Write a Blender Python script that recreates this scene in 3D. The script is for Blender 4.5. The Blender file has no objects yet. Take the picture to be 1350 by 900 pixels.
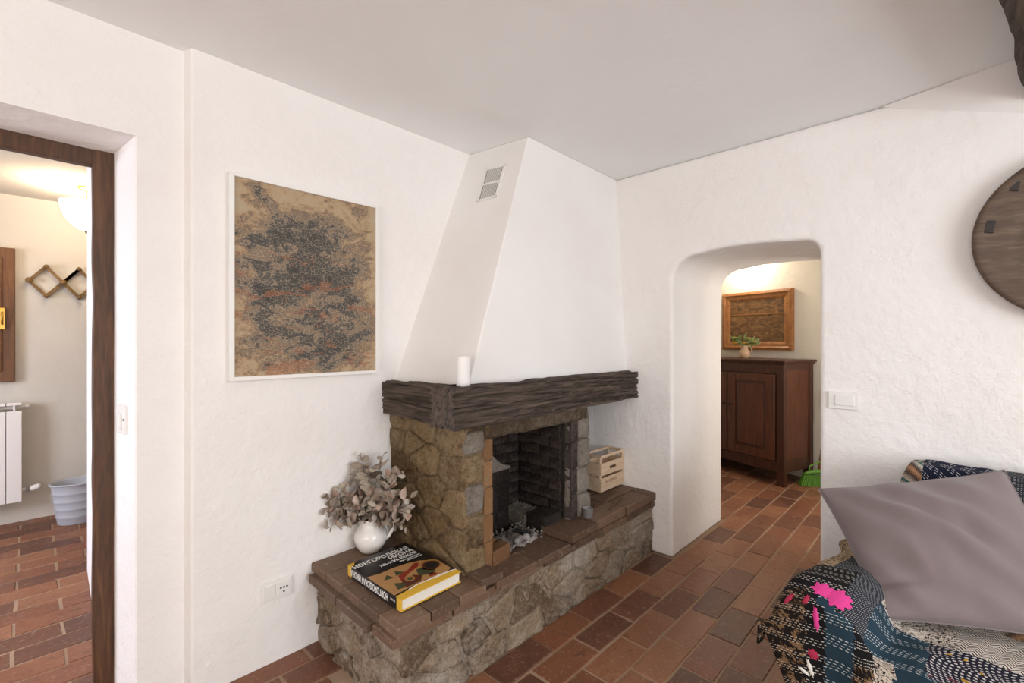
import bpy, bmesh, math, random
from mathutils import Vector, Matrix, noise
R = random.Random(7)
sc = bpy.context.scene
col = sc.collection
PI = math.pi

# ------------------------------------------------------------------ camera
cam_d = bpy.data.cameras.new('camera')
cam_d.sensor_width = 36.0
cam_d.lens = 36.0 * 609.0 / 1350.0
cam_d.clip_start = 0.05
cam = bpy.data.objects.new('camera', cam_d)
cam.location = (0, 0, 1.40)
cam.rotation_euler = (PI / 2, 0, math.radians(43.845 - 90.0))
col.objects.link(cam)
sc.camera = cam

# ------------------------------------------------------------------ world and daylight
w = bpy.data.worlds.new('sky'); sc.world = w; w.use_nodes = True
bg = w.node_tree.nodes['Background']
bg.inputs[0].default_value = (0.72, 0.83, 1.0, 1); bg.inputs[1].default_value = 1.2

def area(name, loc, rot, sx, sy, power, color):
    d = bpy.data.lights.new(name, 'AREA'); d.shape = 'RECTANGLE'; d.size = sx; d.size_y = sy
    d.energy = power; d.color = color
    o = bpy.data.objects.new(name, d); o.location = loc; o.rotation_euler = rot
    col.objects.link(o); return o
# daylight standing in the window openings of the room (side wall, back wall), the annex and the hall
area('daylight_side_window', (0.75, -2.86, 1.50), (math.radians(103), 0, 0), 2.3, 1.5, 118, (0.93, 0.965, 1.0))
area('daylight_back_window', (-2.66, -0.20, 1.45), (0, math.radians(-104), 0), 1.5, 2.2, 68, (1.0, 0.935, 0.86))
area('daylight_annex_window', (-2.16, 3.5, 1.45), (0, math.radians(-64), 0), 1.1, 0.9, 95, (0.80, 0.84, 1.0))
area('daylight_hall_window', (4.4, -0.46, 1.45), (math.radians(90), 0, 0), 0.8, 1.1, 30, (1.0, 0.95, 0.88))

vs = sc.view_settings
vs.view_transform = 'Standard'; vs.look = 'None'; vs.gamma = 1.0
vs.use_curve_mapping = False
vs.exposure = -0.28

# ------------------------------------------------------------------ helpers
def lin(c):
    return tuple(((v / 255.0) / 12.92 if v / 255.0 <= 0.04045 else ((v / 255.0 + 0.055) / 1.055) ** 2.4) for v in c)

def wm(o):
    m = o.matrix_basis.copy()
    if o.parent: m = wm(o.parent) @ o.matrix_parent_inverse @ m
    return m

def attach(o, parent):
    if parent:
        o.parent = parent
        o.matrix_parent_inverse = wm(parent).inverted()

def tag(o, label, cat=None, group=None, kind=None):
    o['label'] = label
    if cat: o['category'] = cat
    if group: o['group'] = group
    if kind: o['kind'] = kind
    return o

def thing(name, label, cat, loc=(0, 0, 0), group=None):
    o = bpy.data.objects.new(name, None); o.empty_display_size = 0.05
    o.location = loc; col.objects.link(o)
    return tag(o, label, cat, group)

def inst(name, mesh, parent, loc=(0, 0, 0), rot=(0, 0, 0), scale=(1, 1, 1), M=None):
    o = bpy.data.objects.new(name, mesh)
    if M is not None: o.matrix_basis = M
    else:
        o.location = loc; o.rotation_euler = rot; o.scale = scale
    col.objects.link(o); attach(o, parent); return o

class MB:
    def __init__(s, M=None): s.v = []; s.f = []; s.M = M
    def add(s, vs_, fs):
        b = len(s.v)
        for p in vs_:
            p = Vector(p)
            s.v.append(s.M @ p if s.M else p)
        for f in fs: s.f.append(tuple(i + b for i in f))
        return s
    def box(s, x0, x1, y0, y1, z0, z1):
        return s.add([(x0, y0, z0), (x1, y0, z0), (x1, y1, z0), (x0, y1, z0), (x0, y0, z1), (x1, y0, z1), (x1, y1, z1), (x0, y1, z1)],
                     [(0, 3, 2, 1), (4, 5, 6, 7), (0, 1, 5, 4), (1, 2, 6, 5), (2, 3, 7, 6), (3, 0, 4, 7)])
    def prism(s, poly, z0, z1, ax='z'):
        n = len(poly)
        def P(a, b, c): return (a, b, c) if ax == 'z' else ((c, a, b) if ax == 'x' else (a, c, b))
        vs_ = [P(a, b, z0) for a, b in poly] + [P(a, b, z1) for a, b in poly]
        return s.add(vs_, [tuple(range(n - 1, -1, -1)), tuple(range(n, 2 * n))] + [(i, (i + 1) % n, n + (i + 1) % n, n + i) for i in range(n)])
    def tube(s, path, r, n=8, cap=True):
        path = [Vector(p) for p in path]; k = len(path)
        rr = r if isinstance(r, (list, tuple)) else [r] * k
        vs_ = []; up = None
        for i, p in enumerate(path):
            t = (path[min(i + 1, k - 1)] - path[max(i - 1, 0)]).normalized()
            if up is None: up = Vector((0, 0, 1)) if abs(t.z) < 0.9 else Vector((1, 0, 0))
            a = t.cross(up).normalized(); b = a.cross(t).normalized(); up = b
            for j in range(n):
                q = 2 * PI * j / n
                vs_.append(p + a * rr[i] * math.cos(q) + b * rr[i] * math.sin(q))
        fs = [(i * n + j, i * n + (j + 1) % n, (i + 1) * n + (j + 1) % n, (i + 1) * n + j) for i in range(k - 1) for j in range(n)]
        if cap: fs += [tuple(range(n - 1, -1, -1)), tuple(range((k - 1) * n, k * n))]
        return s.add(vs_, fs)
    def lathe(s, prof, c=(0, 0, 0), n=32, sx=1, sy=1, ax='z'):
        vs_ = []
        for r, z in prof:
            for j in range(n):
                q = 2 * PI * j / n; a, b = r * sx * math.cos(q), r * sy * math.sin(q)
                vs_.append((c[0] + a, c[1] + b, c[2] + z) if ax == 'z' else (c[0] + z, c[1] + a, c[2] + b))
        k = len(prof)
        return s.add(vs_, [(i * n + j, i * n + (j + 1) % n, (i + 1) * n + (j + 1) % n, (i + 1) * n + j) for i in range(k - 1) for j in range(n)])
    def mesh(s, name, mat, smooth=False):
        m = bpy.data.meshes.new(name); m.from_pydata([tuple(p) for p in s.v], [], s.f)
        b = bmesh.new(); b.from_mesh(m)
        bmesh.ops.remove_doubles(b, verts=b.verts, dist=1e-6)
        bmesh.ops.recalc_face_normals(b, faces=b.faces)
        b.to_mesh(m); b.free()
        if smooth: m.polygons.foreach_set('use_smooth', [True] * len(m.polygons))
        if mat: m.materials.append(mat)
        return m
    def build(s, name, mat, parent=None, smooth=False, bevel=0, seg=2, kind=None, ang=35):
        o = bpy.data.objects.new(name, s.mesh(name, mat, smooth)); col.objects.link(o)
        attach(o, parent)
        if bevel:
            bv = o.modifiers.new('bevel', 'BEVEL'); bv.width = bevel; bv.segments = seg
            bv.limit_method = 'ANGLE'; bv.angle_limit = math.radians(ang)
            if smooth is None: pass
        if kind: o['kind'] = kind
        return o

# ------------------------------------------------------------------ node helpers
class NT:
    def __init__(s, name):
        s.m = bpy.data.materials.new(name); s.m.use_nodes = True
        s.t = s.m.node_tree; s.b = s.t.nodes['Principled BSDF']
    def n(s, typ, **k):
        x = s.t.nodes.new(typ)
        for a, b in k.items(): setattr(x, a, b)
        return x
    def set(s, sock, v):
        if isinstance(v, bpy.types.NodeSocket): s.t.links.new(v, sock)
        else:
            if isinstance(v, tuple) and len(v) == 3 and sock.type == 'RGBA': v = v + (1,)
            sock.default_value = v
    def math(s, op, a, b=0.0, c=None):
        x = s.n('ShaderNodeMath', operation=op); s.set(x.inputs[0], a); s.set(x.inputs[1], b)
        if c is not None: s.set(x.inputs[2], c)
        return x.outputs[0]
    def mix(s, f, a, b, mode='MIX'):
        x = s.n('ShaderNodeMix', data_type='RGBA', blend_type=mode)
        s.set(x.inputs[0], f); s.set(x.inputs[6], a); s.set(x.inputs[7], b); return x.outputs[2]
    def coord(s, kind='Object', scale=(1, 1, 1), rnd=False, rot=(0, 0, 0)):
        tc = s.n('ShaderNodeTexCoord').outputs[kind]
        mp = s.n('ShaderNodeMapping'); s.set(mp.inputs[0], tc); mp.inputs[3].default_value = scale; mp.inputs[2].default_value = rot
        if rnd:
            oi = s.n('ShaderNodeObjectInfo'); ad = s.n('ShaderNodeVectorMath', operation='ADD')
            mu = s.math('MULTIPLY', oi.outputs['Random'], 37.0)
            cx = s.n('ShaderNodeCombineXYZ'); 
            for i in range(3): s.set(cx.inputs[i], mu)
            s.t.links.new(mp.outputs[0], ad.inputs[0]); s.t.links.new(cx.outputs[0], ad.inputs[1]); return ad.outputs[0]
        return mp.outputs[0]
    def noise(s, vec, scale, detail=4, rough=0.55, dist=0.0):
        x = s.n('ShaderNodeTexNoise'); s.set(x.inputs['Vector'], vec); x.inputs['Scale'].default_value = scale
        x.inputs['Detail'].default_value = detail; x.inputs['Roughness'].default_value = rough; x.inputs['Distortion'].default_value = dist
        return x.outputs[0]
    def vor(s, vec, scale, feat='F1', out=0):
        x = s.n('ShaderNodeTexVoronoi', feature=feat); s.set(x.inputs['Vector'], vec); x.inputs['Scale'].default_value = scale
        return x.outputs[out]
    def ramp(s, f, stops):
        x = s.n('ShaderNodeValToRGB'); e = x.color_ramp.elements
        while len(e) < len(stops): e.new(0.5)
        for i, (p, c) in enumerate(stops):
            e[i].position = p; e[i].color = (*lin(c), 1)
        s.set(x.inputs[0], f); return x.outputs[0]
    def bump(s, h, strength=0.3, dist=0.01, prev=None):
        x = s.n('ShaderNodeBump'); x.inputs['Strength'].default_value = strength; x.inputs['Distance'].default_value = dist
        s.set(x.inputs['Height'], h)
        if prev is not None: s.t.links.new(prev, x.inputs['Normal'])
        return x.outputs[0]
    def fin(s, color=None, rough=0.6, normal=None, metal=0.0, spec=None):
        if color is not None: s.set(s.b.inputs['Base Color'], color)
        s.set(s.b.inputs['Roughness'], rough); s.b.inputs['Metallic'].default_value = metal
        if spec is not None: s.b.inputs['Specular IOR Level'].default_value = spec
        if normal is not None: s.t.links.new(normal, s.b.inputs['Normal'])
        return s.m

def plain(name, rgb, rough=0.5, metal=0.0, nz=0.0, scale=30, bump=0.0):
    t = NT(name); v = t.coord(rnd=True)
    n_ = t.noise(v, scale)
    c = t.mix(t.math('MULTIPLY', n_, nz), lin(rgb), tuple(x * 0.55 for x in lin(rgb)))
    return t.fin(c, rough, t.bump(n_, bump, 0.004) if bump else None, metal)

def plaster(name, a, b, bump=0.45):
    t = NT(name); v = t.coord()
    big = t.noise(v, 1.7, 3); mid = t.noise(v, 22, 4, .55); fine = t.noise(v, 85, 3, .6)
    c = t.ramp(big, [(0.3, a), (0.7, b)])
    bm = t.bump(mid, bump, 0.014); bm = t.bump(fine, bump * 0.8, 0.004, bm)
    bm = t.bump(t.noise(v, 3.0, 2), bump * .7, 0.05, bm)
    return t.fin(c, 0.92, bm, spec=.2)

M = {}
M['plaster'] = plaster('white_plaster', (239, 233, 228), (244, 240, 236))
M['plaster_smooth'] = plaster('smooth_plaster', (237, 232, 227), (242, 239, 236), 0.10)
M['ceil'] = plaster('ceiling_paint', (242, 241, 240), (246, 246, 245), 0.12)
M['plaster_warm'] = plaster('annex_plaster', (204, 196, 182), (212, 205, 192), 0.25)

def tilemat(name, stops, rough=0.45, dust=0.5):
    t = NT(name); v = t.coord(rnd=True)
    oi = t.n('ShaderNodeObjectInfo').outputs['Random']; ge = t.n('ShaderNodeNewGeometry').outputs['Random Per Island']
    rv = t.math('FRACT', t.math('ADD', oi, ge))
    n1 = t.noise(v, 7, 5, .65); n2 = t.noise(v, 55, 4, .7)
    f = t.math('ADD', t.math('MULTIPLY', rv, .55), t.math('MULTIPLY', n1, .45))
    c = t.ramp(f, stops)
    c = t.mix(t.math('MULTIPLY', t.math('SMOOTH_MIN', t.math('MAXIMUM', t.math('SUBTRACT', n2, .56), 0), 1, .1), dust * 7), c, lin((170, 150, 132)))
    c = t.mix(t.math('MULTIPLY', t.math('GREATER_THAN', t.noise(v, 21, 4, .6), .62), .35), c, lin((74, 44, 32)))
    rg = t.math('ADD', rough - .12, t.math('MULTIPLY', n1, .3))
    return t.fin(c, rg, t.bump(t.noise(v, 12, 4), .35, .01, t.bump(n2, .25, .004)))
M['tile'] = tilemat('terracotta_tile', [(0.1, (74, 47, 37)), (0.3, (104, 65, 47)), (0.5, (128, 79, 54)), (0.68, (146, 98, 68)), (0.85, (120, 78, 58)), (0.97, (136, 72, 46))])
M['grout'] = plain('tile_grout', (166, 138, 112), .9, 0, .5, 40, .4)
M['hearth_tile'] = tilemat('sooty_hearth_tile', [(0.1, (76, 58, 45)), (0.4, (96, 73, 56)), (0.65, (112, 86, 66)), (0.9, (124, 101, 82))], .6, .5)
M['fire_brick'] = tilemat('fire_brick', [(0.1, (100, 68, 40)), (0.5, (124, 88, 54)), (0.9, (138, 104, 70))], .75, .3)

def stonemat(name, stops, dusty):
    t = NT(name); v = t.coord(rnd=False)
    oi = t.n('ShaderNodeObjectInfo').outputs['Random']
    n1 = t.noise(v, 9, 6, .65, .6); n2 = t.noise(v, 48, 5, .7); n3 = t.noise(v, 3.0, 3)
    f = t.math('ADD', t.math('MULTIPLY', oi, .26), t.math('ADD', t.math('MULTIPLY', n1, .42), t.math('MULTIPLY', n2, .34)))
    c = t.ramp(f, stops)
    d = t.math('MULTIPLY', t.math('MAXIMUM', t.math('SUBTRACT', t.math('ADD', n3, t.math('MULTIPLY', n2, .5)), .68), 0), 3.0)
    c = t.mix(t.math('MINIMUM', d, .75), c, lin(dusty))
    n4 = t.noise(v, 130, 4, .75)
    c = t.mix(t.math('MULTIPLY', t.math('GREATER_THAN', n4, .60), .45), c, tuple(q_ * .45 for q_ in lin(stops[1][1])))
    c = t.mix(t.math('MULTIPLY', t.math('LESS_THAN', n4, .40), .35), c, lin(dusty))
    return t.fin(c, .9, t.bump(n1, .8, .03, t.bump(n2, 1.0, .02, t.bump(n4, .6, .006))), spec=.2)
M['stone'] = stonemat('grey_brown_stone', [(.28, (88, 71, 54)), (.42, (128, 107, 85)), (.55, (162, 140, 115)), (.75, (188, 169, 146))], (200, 189, 175))
M['mortar'] = stonemat('smeared_mortar', [(.28, (104, 87, 68)), (.46, (146, 127, 105)), (.7, (180, 163, 143))], (200, 189, 175))
M['pier_stone'] = stonemat('ochre_stone', [(.28, (74, 55, 36)), (.43, (110, 87, 58)), (.57, (140, 115, 82)), (.78, (162, 139, 106))], (166, 147, 117))
M['pier_mortar'] = stonemat('ochre_mortar', [(.28, (86, 68, 46)), (.46, (122, 99, 70)), (.75, (152, 129, 98))], (166, 147, 119))
M['grey_stone'] = stonemat('grey_rough_stone', [(.2, (104, 92, 78)), (.5, (128, 116, 102)), (.8, (148, 138, 126))], (160, 152, 142))
M['soot'] = stonemat('soot_black_masonry', [(.2, (14, 12, 11)), (.5, (34, 28, 25)), (.75, (60, 50, 44)), (.92, (84, 72, 64))], (74, 68, 64))
M['soot_brick'] = stonemat('sooty_brick', [(.2, (24, 19, 17)), (.5, (50, 39, 34)), (.75, (82, 66, 56)), (.95, (110, 94, 82))], (104, 94, 88))
M['ash'] = stonemat('pale_ash', [(.2, (98, 90, 84)), (.5, (142, 132, 124)), (.8, (176, 166, 158))], (200, 192, 186))
M['smoked_stone'] = stonemat('smoked_brown_stone', [(.2, (58, 46, 36)), (.5, (88, 72, 56)), (.8, (116, 98, 80))], (132, 118, 102))

def woodmat(name, stops, stretch=(1, 1, 12), rough=.6, bump=.3, scale=6, spec=None):
    t = NT(name); v = t.coord(scale=stretch, rnd=True)
    n1 = t.noise(v, scale, 5, .6, .8); n2 = t.noise(v, scale * 5, 3, .6)
    f = t.math('ADD', t.math('MULTIPLY', n1, .75), t.math('MULTIPLY', n2, .25))
    return t.fin(t.ramp(f, stops), rough, t.bump(f, bump, .006), spec=spec)
M['beam_x'] = woodmat('weathered_beam', [(.27, (22, 17, 14)), (.42, (58, 47, 39)), (.57, (88, 75, 65)), (.8, (116, 103, 91))], (.6, 9, 9), .85, .7, 5)
M['beam_y'] = woodmat('weathered_beam_return', [(.27, (22, 17, 14)), (.42, (58, 47, 39)), (.57, (88, 75, 65)), (.8, (116, 103, 91))], (9, .6, 9), .85, .7, 5)
M['door_wood'] = woodmat('dark_oak_frame', [(.25, (44, 26, 12)), (.5, (78, 48, 24)), (.75, (110, 74, 42))], (10, 10, .7), .6, .35)
M['walnut'] = woodmat('dark_walnut', [(.25, (36, 17, 11)), (.5, (64, 33, 20)), (.75, (92, 51, 32))], (8, 8, .8), .38, .15)
M['walnut_door'] = woodmat('reddish_walnut', [(.25, (50, 25, 15)), (.5, (82, 43, 26)), (.75, (110, 63, 39))], (8, 8, .8), .36, .15)
M['frame_wood'] = woodmat('golden_pine_frame', [(.25, (104, 62, 28)), (.5, (142, 92, 46)), (.75, (166, 114, 62))], (3, 3, 3), .45, .15)
M['crate'] = woodmat('pale_crate_pine', [(.25, (190, 158, 126)), (.5, (214, 186, 156)), (.75, (226, 202, 176))], (.8, 8, 8), .7, .2)
M['shutter'] = woodmat('brown_shutter_wood', [(.25, (78, 48, 22)), (.5, (106, 68, 34)), (.75, (126, 86, 48))], (8, 8, .8), .5, .15)
M['rack'] = woodmat('honey_rack_wood', [(.25, (84, 60, 26)), (.5, (118, 88, 42)), (.75, (140, 108, 58))], (4, 4, 4), .5, .15)
M['tray'] = woodmat('grey_brown_tray_wood', [(.25, (60, 46, 36)), (.5, (90, 72, 58)), (.75, (116, 98, 80))], (4, 1, 9), .75, .4, 4)
M['dark_patch'] = plain('dark_iron_patch', (58, 50, 46), .6, .2, .5, 60, .3)
M['white_metal'] = plain('white_enamel', (232, 226, 218), .35)
M['white_plastic'] = plain('white_plastic', (236, 233, 228), .35)
M['frame_white'] = plain('white_painted_frame', (240, 236, 230), .5, 0, .1)
M['ceramic'] = plain('white_glazed_ceramic', (240, 234, 228), .12, 0, .06, 20, .05)
M['chrome'] = plain('dull_chrome', (190, 186, 180), .25, .9)
M['brass'] = plain('brass', (196, 150, 70), .3, .9)
M['black'] = plain('black_slot', (24, 22, 20), .7)
M['dark_hole'] = plain('dark_opening', (50, 42, 36), .9)
M['basket'] = plain('grey_blue_plastic', (178, 180, 185), .5)
M['tin'] = plain('dull_tin', (168, 166, 166), .4, .6, .4, 30, .2)
M['char'] = plain('charcoal', (30, 27, 25), .95, 0, .5, 30, .6)

# ------------------------------------------------------------------ room shell
CEIL = 2.545; XF = 2.87; YL = 2.15; YD = 2.20
# wall_left with the doorway: right pier (with the soft plaster step), left pier, lintel
wl = MB()
wl.prism([(.268, YD + .006), (.274, YD), (.408, YD), (.418, YD - .003), (.432, YL + .004), (.442, YL), (3.74, YL), (3.74, 2.56), (.205, 2.56), (.205, 2.49), (.228, 2.46)], 0, CEIL)
wl.prism([(-2.75, YD), (-.80, YD), (-.76, 2.46), (-.74, 2.56), (-2.75, 2.56)], 0, CEIL)
wl.prism([(YD, 2.165), (2.56, 2.15), (2.56, CEIL), (YD, CEIL)], -.83, .2739, 'x')
wl.build('wall_left', M['plaster'], kind='structure')
# far wall: thick masonry with rounded arch opening
out = [(-2.95, 0), (.515, 0)]
ya, yb, zt, rr_, rl_ = .515, 1.320, 1.945, .075, .16
out += [(.515, zt - rr_)] + [(ya + rr_ - rr_ * math.cos(a), zt - rr_ + rr_ * math.sin(a)) for a in [PI / 2 * k / 8 for k in range(1, 9)]]
out += [(ya + .3, zt + .018), (yb - .3, zt + .018)]
out += [(yb - rl_ + rl_ * math.sin(a), zt - rl_ + rl_ * math.cos(a)) for a in [PI / 2 * k / 10 for k in range(0, 11)]]
out += [(yb, 0), (2.56, 0), (2.56, CEIL), (-2.95, CEIL)]
MB().prism(out, XF, 3.74, 'x').build('wall_far', M['plaster'], bevel=.022, seg=4, kind='structure', ang=50)
# plaster chamfer below the ceiling beside the beam
MB().add([(XF + .01, .27, CEIL), (XF + .01, -2.9, CEIL), (XF - .12, -.22, CEIL), (XF - .12, -2.9, CEIL), (XF + .01, -.22, 2.33), (XF + .01, -2.9, 2.33), (XF - .004, .26, CEIL - .004)],
         [(0, 6, 2), (0, 4, 6), (6, 4, 2), (2, 4, 5, 3), (0, 1, 5, 4), (0, 2, 3, 1), (1, 3, 5)]).build('trim_1', M['plaster_smooth'], kind='structure')

def wall_window(name, fixed, thick, a0, a1, wa0, wa1, wz0, wz1, ax):
    m = MB()
    for (p0, p1, z0, z1) in [(a0, wa0, 0, CEIL), (wa1, a1, 0, CEIL), (wa0, wa1, 0, wz0), (wa0, wa1, wz1, CEIL)]:
        if ax == 'x': m.box(p0, p1, fixed - thick, fixed, z0, z1)
        else: m.box(fixed - thick, fixed, p0, p1, z0, z1)
    return m.build(name, M['plaster'], kind='structure')
def win(name, fixed, wa0, wa1, wz0, wz1, ax, n=2):
    r = bpy.data.objects.new(name, None); col.objects.link(r); r['kind'] = 'structure'
    r['label'] = 'casement window with brown wooden frame'
    step = (wa1 - wa0) / n
    def bar(p0, p1, z0, z1):
        m = MB()
        if ax == 'x': m.box(p0, p1, fixed - .045, fixed, z0, z1)
        else: m.box(fixed - .045, fixed, p0, p1, z0, z1)
        m.build('window_frame', M['shutter'], r)
    for i in range(n):
        p = wa0 + i * step
        bar(p, p + .05, wz0, wz1); bar(p + step - .05, p + step, wz0, wz1)
        bar(p + .05, p + step - .05, wz0, wz0 + .05); bar(p + .05, p + step - .05, wz1 - .05, wz1)
wall_window('wall_right', -2.8, .30, -2.75, XF, -.45, 1.95, .75, 2.25, 'x')
wall_window('wall_back', -2.6, .30, -2.8, YD, -1.35, .95, .70, 2.20, 'y')
win('window_1', -2.90, -.45, 1.95, .75, 2.25, 'x'); win('window_2', -2.70, -1.35, .95, .70, 2.20, 'y')
MB().box(-2.75, XF + .02, -2.95, YD + .02, CEIL, CEIL + .12).build('ceiling', M['ceil'], kind='structure')
# annex room behind the doorway
MB().box(-2.4, 1.7, 5.25, 5.40, 0, 2.6).build('wall_annex_far', M['plaster_warm'], kind='structure')
MB().prism([(.205, 2.56), (.45, 2.56), (.45, 3.80), (.40, 3.84), (.255, 3.84), (.235, 3.80)], 0, 2.56).build('wall_annex_partition', M['plaster'], bevel=.015, seg=3, kind='structure')
MB().box(1.6, 1.75, 2.56, 5.25, 0, 2.6).build('wall_annex_right', M['plaster_warm'], kind='structure')
mm = MB(); 
for (p0, p1, z0, z1) in [(2.56, 2.95, 0, 2.6), (4.05, 5.25, 0, 2.6), (2.95, 4.05, 0, .9), (2.95, 4.05, 2.0, 2.6)]: mm.box(-2.25, -2.1, p0, p1, z0, z1)
mm.build('wall_annex_left', M['plaster_warm'], kind='structure')
win('window_3', -2.2, 2.95, 4.05, .9, 2.0, 'y')
MB().box(-2.4, 1.7, 2.50, 5.3, 2.53, 2.62).build('ceiling_annex', M['plaster_warm'], kind='structure')
# hall behind the arch
C0 = Vector((4.985, 1.184, 0)); DA = Vector((.3014, .9535, 0)).normalized(); DN = Vector((DA.y, -DA.x, 0))
HM = Matrix(((DA.x, DN.x, 0, C0.x), (DA.y, DN.y, 0, C0.y), (0, 0, 1, 0), (0, 0, 0, 1)))   # local (a along the front, b depth, z)
MB(HM).box(-1.9, 1.9, .52, .66, 0, 2.5).build('wall_hall_end', M['plaster_warm'], kind='structure')
MB().box(3.6, 6.5, 2.56, 2.70, 0, 2.5).build('wall_hall_left', M['plaster_warm'], kind='structure')
mm = MB()
for (p0, p1, z0, z1) in [(3.74, 4.0, 0, 2.5), (4.8, 6.0, 0, 2.5), (4.0, 4.8, 0, .9), (4.0, 4.8, 2.0, 2.5)]: mm.box(p0, p1, -.55, -.40, z0, z1)
mm.build('wall_hall_right', M['plaster_warm'], kind='structure')
win('window_4', -.50, 4.0, 4.8, .9, 2.0, 'x', 1)
MB().box(3.6, 6.6, -.6, 2.7, 2.46, 2.55).build('ceiling_hall', M['ceil'], kind='structure')
# ------------------------------------------------------------------ floor: mortar bed + every tile
floor = MB().box(-2.75, 6.6, -2.95, 5.4, -.12, -.0035).build('floor', M['grout'], kind='structure')
TL, TW = .306, .148
def tilemesh(name, l, w_, t_, ch, seed, mat, jit=.003):
    q = random.Random(seed)
    j = lambda: q.uniform(-jit, jit)
    x, y = l / 2, w_ / 2; vs_ = []
    base = [(-x, -y), (x, -y), (x, y), (-x, y)]
    jj = [(j(), j()) for _ in range(4)]
    for z, ins in [(-t_, 0), (-ch * 1.0, 0), (0, ch)]:
        for (a, b), (ja, jb) in zip(base, jj):
            sx, sy = (1 if a > 0 else -1), (1 if b > 0 else -1)
            vs_.append((a + ja - sx * ins, b + jb - sy * ins, z + (j() * .3 if z == 0 else 0)))
    fs = [(0, 3, 2, 1), (8, 9, 10, 11)] + [(k * 4 + i, k * 4 + (i + 1) % 4, k * 4 + 4 + (i + 1) % 4, k * 4 + 4 + i) for k in range(2) for i in range(4)]
    return MB().add(vs_, fs).mesh(name, mat)
TMS = [tilemesh('floor_tile', TL - .011, TW - .010, .02, .003, s_, M['tile']) for s_ in range(8)]
ux, uy = math.cos(math.radians(43.845)), math.sin(math.radians(43.845))
cells = []
k0 = int((-2.8 - 1.009) / TW) - 1
for k in range(k0, 30):
    yc = 1.009 + (k + .5) * TW
    for i in range(-16, 14):
        xc = (1.945 if k % 2 == 0 else 2.085) + (i + .5) * TL
        inroom = (-2.6 < xc < XF + .1 and -2.8 < yc < 2.2)
        inpass = (XF - .05 < xc < 3.8 and .44 < yc < 1.36)
        inhall = (3.7 < xc < 6.3 and -.5 < yc < 2.6)
        inann = (-2.1 < xc < 1.6 and 2.48 < yc < 5.3); indoor = (-.9 < xc < .35 and 2.1 < yc < 2.6)
        if not (inroom or inpass or inhall or inann or indoor): continue
        if 1.0 < xc < 2.8 and 1.55 < yc: 
            if yc < 2.1: continue
        fw = ux * xc + uy * yc; rt = uy * xc - ux * yc
        vis = 0
        if fw > .5:
            px = 675 + 609 * rt / fw; py = 450 + 609 * 1.4 / fw
            if -60 < px < 1400 and py < 985:
                vis = 1
                if inroom and xc > 1.9 and yc < .2: vis = 0
                if inroom and xc < 1.2 and yc < 1.5 and px < 300: vis = 0
                if inann and px > 150: vis = 0
                if inhall and (px < 940 or px > 1100): vis = 0
        cells.append((vis, fw if fw > 0 else 99, xc, yc))
cells.sort(key=lambda c: (-c[0], c[1]))
rest = MB()
for i, (vis, fw, xc, yc) in enumerate(cells):
    z = R.uniform(-.002, .003); a = R.uniform(-.012, .012)
    if vis and i < 298:
        inst('floor_tile', TMS[i % 8], floor, (xc, yc, z), (R.uniform(-.006, .006), R.uniform(-.006, .006), a))
    else:
        mt = Matrix.Translation((xc, yc, z)) @ Matrix.Rotation(a, 4, 'Z')
        me = TMS[i % 8]
        rest.add([mt @ v.co for v in me.vertices], [tuple(p.vertices) for p in me.polygons])
ro = rest.build('floor_tiles_beyond', M['tile'], floor); ro['kind'] = 'stuff'

# ------------------------------------------------------------------ door frame, ceiling beam
df = bpy.data.objects.new('door_1', None); df.location = (-.27, 2.47, 0); col.objects.link(df); df['kind'] = 'structure'
df['label'] = 'dark worn wooden frame of the open doorway'
def lumpy(m, amp, sc_=9):
    for i, v in enumerate(m.v): m.v[i] = v + noise.noise_vector(v * sc_) * amp
    return m
def gridbox(x0, x1, y0, y1, z0, z1, res, M_=None):
    m = MB(M_); b = bmesh.new()
    import itertools
    def face(o, u, v):
        nu = max(1, int(round(u.length / res))); nv = max(1, int(round(v.length / res)))
        vs_ = [o + u * (i / nu) + v * (j / nv) for j in range(nv + 1) for i in range(nu + 1)]
        m.add(vs_, [(j * (nu + 1) + i, j * (nu + 1) + i + 1, (j + 1) * (nu + 1) + i + 1, (j + 1) * (nu + 1) + i) for j in range(nv) for i in range(nu)])
    a = Vector((x0, y0, z0)); X, Y, Z = Vector((x1 - x0, 0, 0)), Vector((0, y1 - y0, 0)), Vector((0, 0, z1 - z0))
    face(a, X, Y); face(a + Z, X, Y); face(a, X, Z); face(a + Y, X, Z); face(a, Y, Z); face(a + X, Y, Z)
    b.free(); return m
lumpy(gridbox(.168, .238, 2.44, 2.50, 0, 2.16, .04), .004, 5).build('door_jamb', M['door_wood'], df, bevel=.006)
lumpy(gridbox(-.80, -.73, 2.44, 2.50, 0, 2.16, .04), .004, 5).build('door_jamb', M['door_wood'], df, bevel=.006)
lumpy(gridbox(-.78, .20, 2.445, 2.495, 2.093, 2.158, .04), .004, 5).build('door_head', M['door_wood'], df, bevel=.006)

cb = MB(Matrix.Translation((1.40, -.02, 0)) @ Matrix.Rotation(math.radians(-7.5), 4, 'Z'))
g = gridbox(-3.9, 1.53, -.22, 0, 2.40, CEIL + .02, .05, cb.M); lumpy(lumpy(g, .014, 3), .006, 14)
g.build('trim_2', M['beam_x'], kind='structure', smooth=True)['label'] = 'dark rough ceiling beam'

# ------------------------------------------------------------------ fireplace
fp = thing('fireplace', 'stone corner fireplace with white plaster hood and dark beam mantel', 'fireplace', (1.9, 1.8, 0))
HY = 1.455   # hearth front face
HX = .925    # hearth left face
hearth = lumpy(lumpy(gridbox(HX + .012, XF + .02, HY + .012, YL + .02, -.02, .305, .018), .017, 9), .008, 38)
hearth = hearth.build('hearth_base', M['mortar'], fp, smooth=True)

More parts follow.
